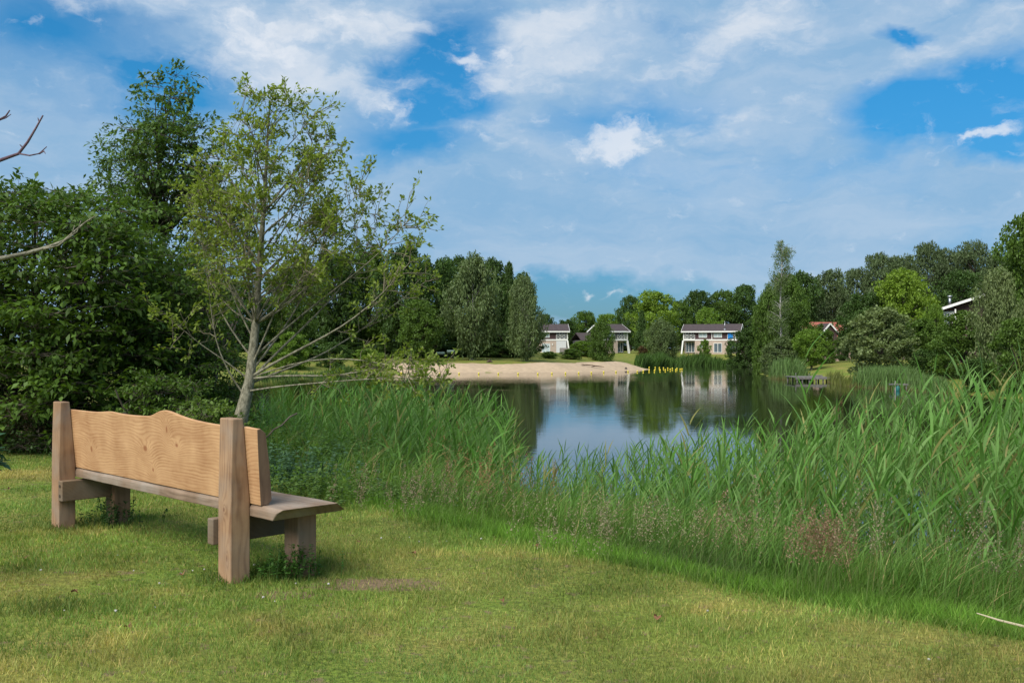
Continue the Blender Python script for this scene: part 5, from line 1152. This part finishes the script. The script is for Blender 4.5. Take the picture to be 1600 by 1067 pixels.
# ------------------------------------------------------------------ jetties, buoys, small things
def jetty():
    wd = simple('weathered_deck', (.15, .14, .13), .85, .25, 4, bump=.3); x0, y0 = water_at(1243, 596.5); x1, _ = water_at(1297, 596.5); W = x1-x0
    root = empty('jetty', (x0, y0, WZ)); tag(root, 'grey wooden jetty deck on posts at the right shore', 'jetty'); dk = MB()
    for i in range(16): dk.box(0, W, i*.22, i*.22+.2, .40, .46)
    dk.build('deck', wd, root); MB().box(-.02, W+.02, -.08, -.01, .24, .44).build('edge_beam', wd, root)
    for px in (0.05, .2, .4, .6, .8, .97):
        for yy in (.05, 3.2): MB().tube([(px*W, yy, -1.3), (px*W, yy, .39)], .07, 8).build('post', wd, root)
    MB().tube([(.06, .12, .46), (.06, .12, .85)], .05, 8).build('mooring_post', wd, root); MB().tube([(W*.5, 1.2, .46), (W*.5, 1.2, .75)], .04, 8).build('mooring_post', wd, root)
    MB().box(W*.72, W*.9, 1.2, 1.9, .46, .60).build('step_box', wd, root)
    x0, y0 = water_at(1395, 610.5); root = empty('small_platform', (x0, y0, WZ)); tag(root, 'small pale wooden platform with teal float at the edge of the right reed bed', 'platform')
    MB().box(0, 1.15, 0, .8, .42, .52).build('deck', wd, root)
    for a in (.08, 1.05): MB().tube([(a, .1, -1), (a, .1, .42)], .05, 8).build('post', wd, root)
    MB().tube([(.15, -.06, -.8), (.15, -.06, .75)], .04, 8).build('tall_post', simple('pale_post', (.28, .26, .23), .8), root)
    MB().tube([(.33, -.1, -.1), (.33, -.1, .05), (.33, -.1, .32), (.33, -.1, .38)], [.10, .15, .13, .06], 12).build('float', simple('teal_plastic', (.015, .12, .11), .5), root, smooth=True)
jetty()
def buoys():
    ym = simple('yellow_plastic', (.72, .58, .05), .45, .06); pts = [(820+a/4.324, 480+b/4.324) for a, b in ((88, 447), (183, 444), (275, 443), (364, 441), (449, 440), (533, 438), (616, 436), (697, 434), (760, 433), (800, 431), (840, 429), (840, 407), (876, 428), (881, 407), (914, 425), (909, 409), (937, 410), (949, 424), (966, 412), (983, 420), (997, 413), (1020, 422), (1028, 415), (1050, 419), (1062, 418))]
    pts += [(640+a/6.154, 540+b/6.154) for a, b in ((290, 267), (476, 265), (665, 265), (853, 266), (1043, 266))]+[(604, 582), (627, 582.5)]
    import bmesh
    bm = bmesh.new(); bmesh.ops.create_uvsphere(bm, u_segments=14, v_segments=10, radius=.105)
    for v in bm.verts: v.co.z = v.co.z*1.15+.10+(.06 if v.co.z > .2 else 0)
    me = bpy.data.meshes.new('float_ball'); bm.to_mesh(me); bm.free(); me.materials.append(ym); me.polygons.foreach_set('use_smooth', [True]*len(me.polygons))
    for i, (px, py) in enumerate(pts):
        X, Y = water_at(px, py+1.0+(.6 if px < 940 else 0)); o = obj('buoy', me, None, (X, Y, WZ)); s = 1.0; o.scale = (s, s, s)
        tag(o, 'yellow ball buoy floating in the swimming line' if px < 1008 else 'yellow ball buoy bunched beyond the sand tip', 'buoy', 'yellow buoys strung along the beach' if px < 1008 else 'yellow buoys bunched beyond the sand tip')
buoys()
def small():
    dw = simple('driftwood', (.12, .085, .06), .9, .3)
    for px, py, L_, lab in ((919, 576.5, 2.2, 'dark driftwood branch on the sand, left one of two'), (934, 576, 1.8, 'dark driftwood branch on the sand, right one of two')):
        d = 137; X, Y = ray_ground(px, d); Z = H1(X, Y)+.3
        o = MB().tube([(-L_/2, 0, .02), (-L_/6, .1, .14), (L_/5, .05, .08), (L_/2, -.1, 0)], [.05, .09, .07, .03], 6).tube([(-L_/6, .1, .12), (-L_/2.3, .5, .3)], [.05, .02], 5).build('driftwood', dw); o.location = (X, Y, Z-.02); tag(o, lab, 'driftwood')
    X, Y = ray_ground(978, 141); o = MB().tube([(-.15, 0, 0), (0, .05, .16), (.16, 0, .02)], [.08, .14, .07], 7).build('stone', simple('dark_stone', (.06, .05, .045), .9, .2)); o.location = (X, Y, H1(X, Y)+.12); tag(o, 'small dark stone on the sand near its tip', 'stone')
    X, Y = ray_ground(765, 137); o = MB().tube([(-.4, 0, 0), (0, .1, .25), (.4, 0, 0)], [.12, .22, .1], 8).build('stone', simple('brown_clod', (.07, .05, .035), .9, .2)); o.location = (X, Y, H1(X, Y)); tag(o, 'brown mound of earth in the grass above the beach below the birch', 'mound')
    pw = simple('pale_green_paint', (.33, .45, .40), .6, .1); dm = simple('dark_metal', (.04, .05, .045), .6)
    for px, py, w_, lab in ((688, 553, 1.3, 'pale green picnic bench under the birch, left and lower one'), (704, 550, 1.1, 'pale green picnic bench under the birch, right and higher one')):
        d = 143 if px < 700 else 147; X, Y = ray_ground(px, d); Z = H1(X, Y); top = EYE+(HZ-py)*d/F-Z; r = empty('picnic_bench', (X, Y, Z)); tag(r, lab, 'bench')
        MB().box(-w_/2, w_/2, -.2, .2, top-.06, top).build('seat', pw, r); MB().box(-w_/2, w_/2, .22, .27, top+.12, top+.3).build('backrest', pw, r)
        for a in (-w_/2+.12, w_/2-.12): MB().box(a-.03, a+.03, -.15, .25, -.1, top-.06).build('leg', dm, r); 
    # patio furniture at third house
    x, y = ray_ground(1080, 191.5); z = H1(x, y); r = empty('patio_table', (x, y, z)); tag(r, 'dark patio table in front of the left column of the third house', 'table'); MB().box(-.7, .7, -.4, .4, .68, .73).build('table_top', dm, r)
    for a in (-.6, .6):
        for b in (-.3, .3): MB().box(a-.03, a+.03, b-.03, b+.03, -.3, .68).build('leg', dm, r)
    x, y = ray_ground(1124, 184.5); o = MB().hexa([(-.9, 0, -.5), (.9, 0, -.5), (.9, .5, -.5), (-.9, .5, -.5), (-.9, 0, .0), (.9, 0, .0), (.8, .4, .12), (-.8, .4, .12)]).build('landing_stage', simple('pale_stone', (.5, .5, .46), .8)); o.location = (x, y, WZ+.75); tag(o, 'pale landing step at the water in front of the third house', 'landing')
small()
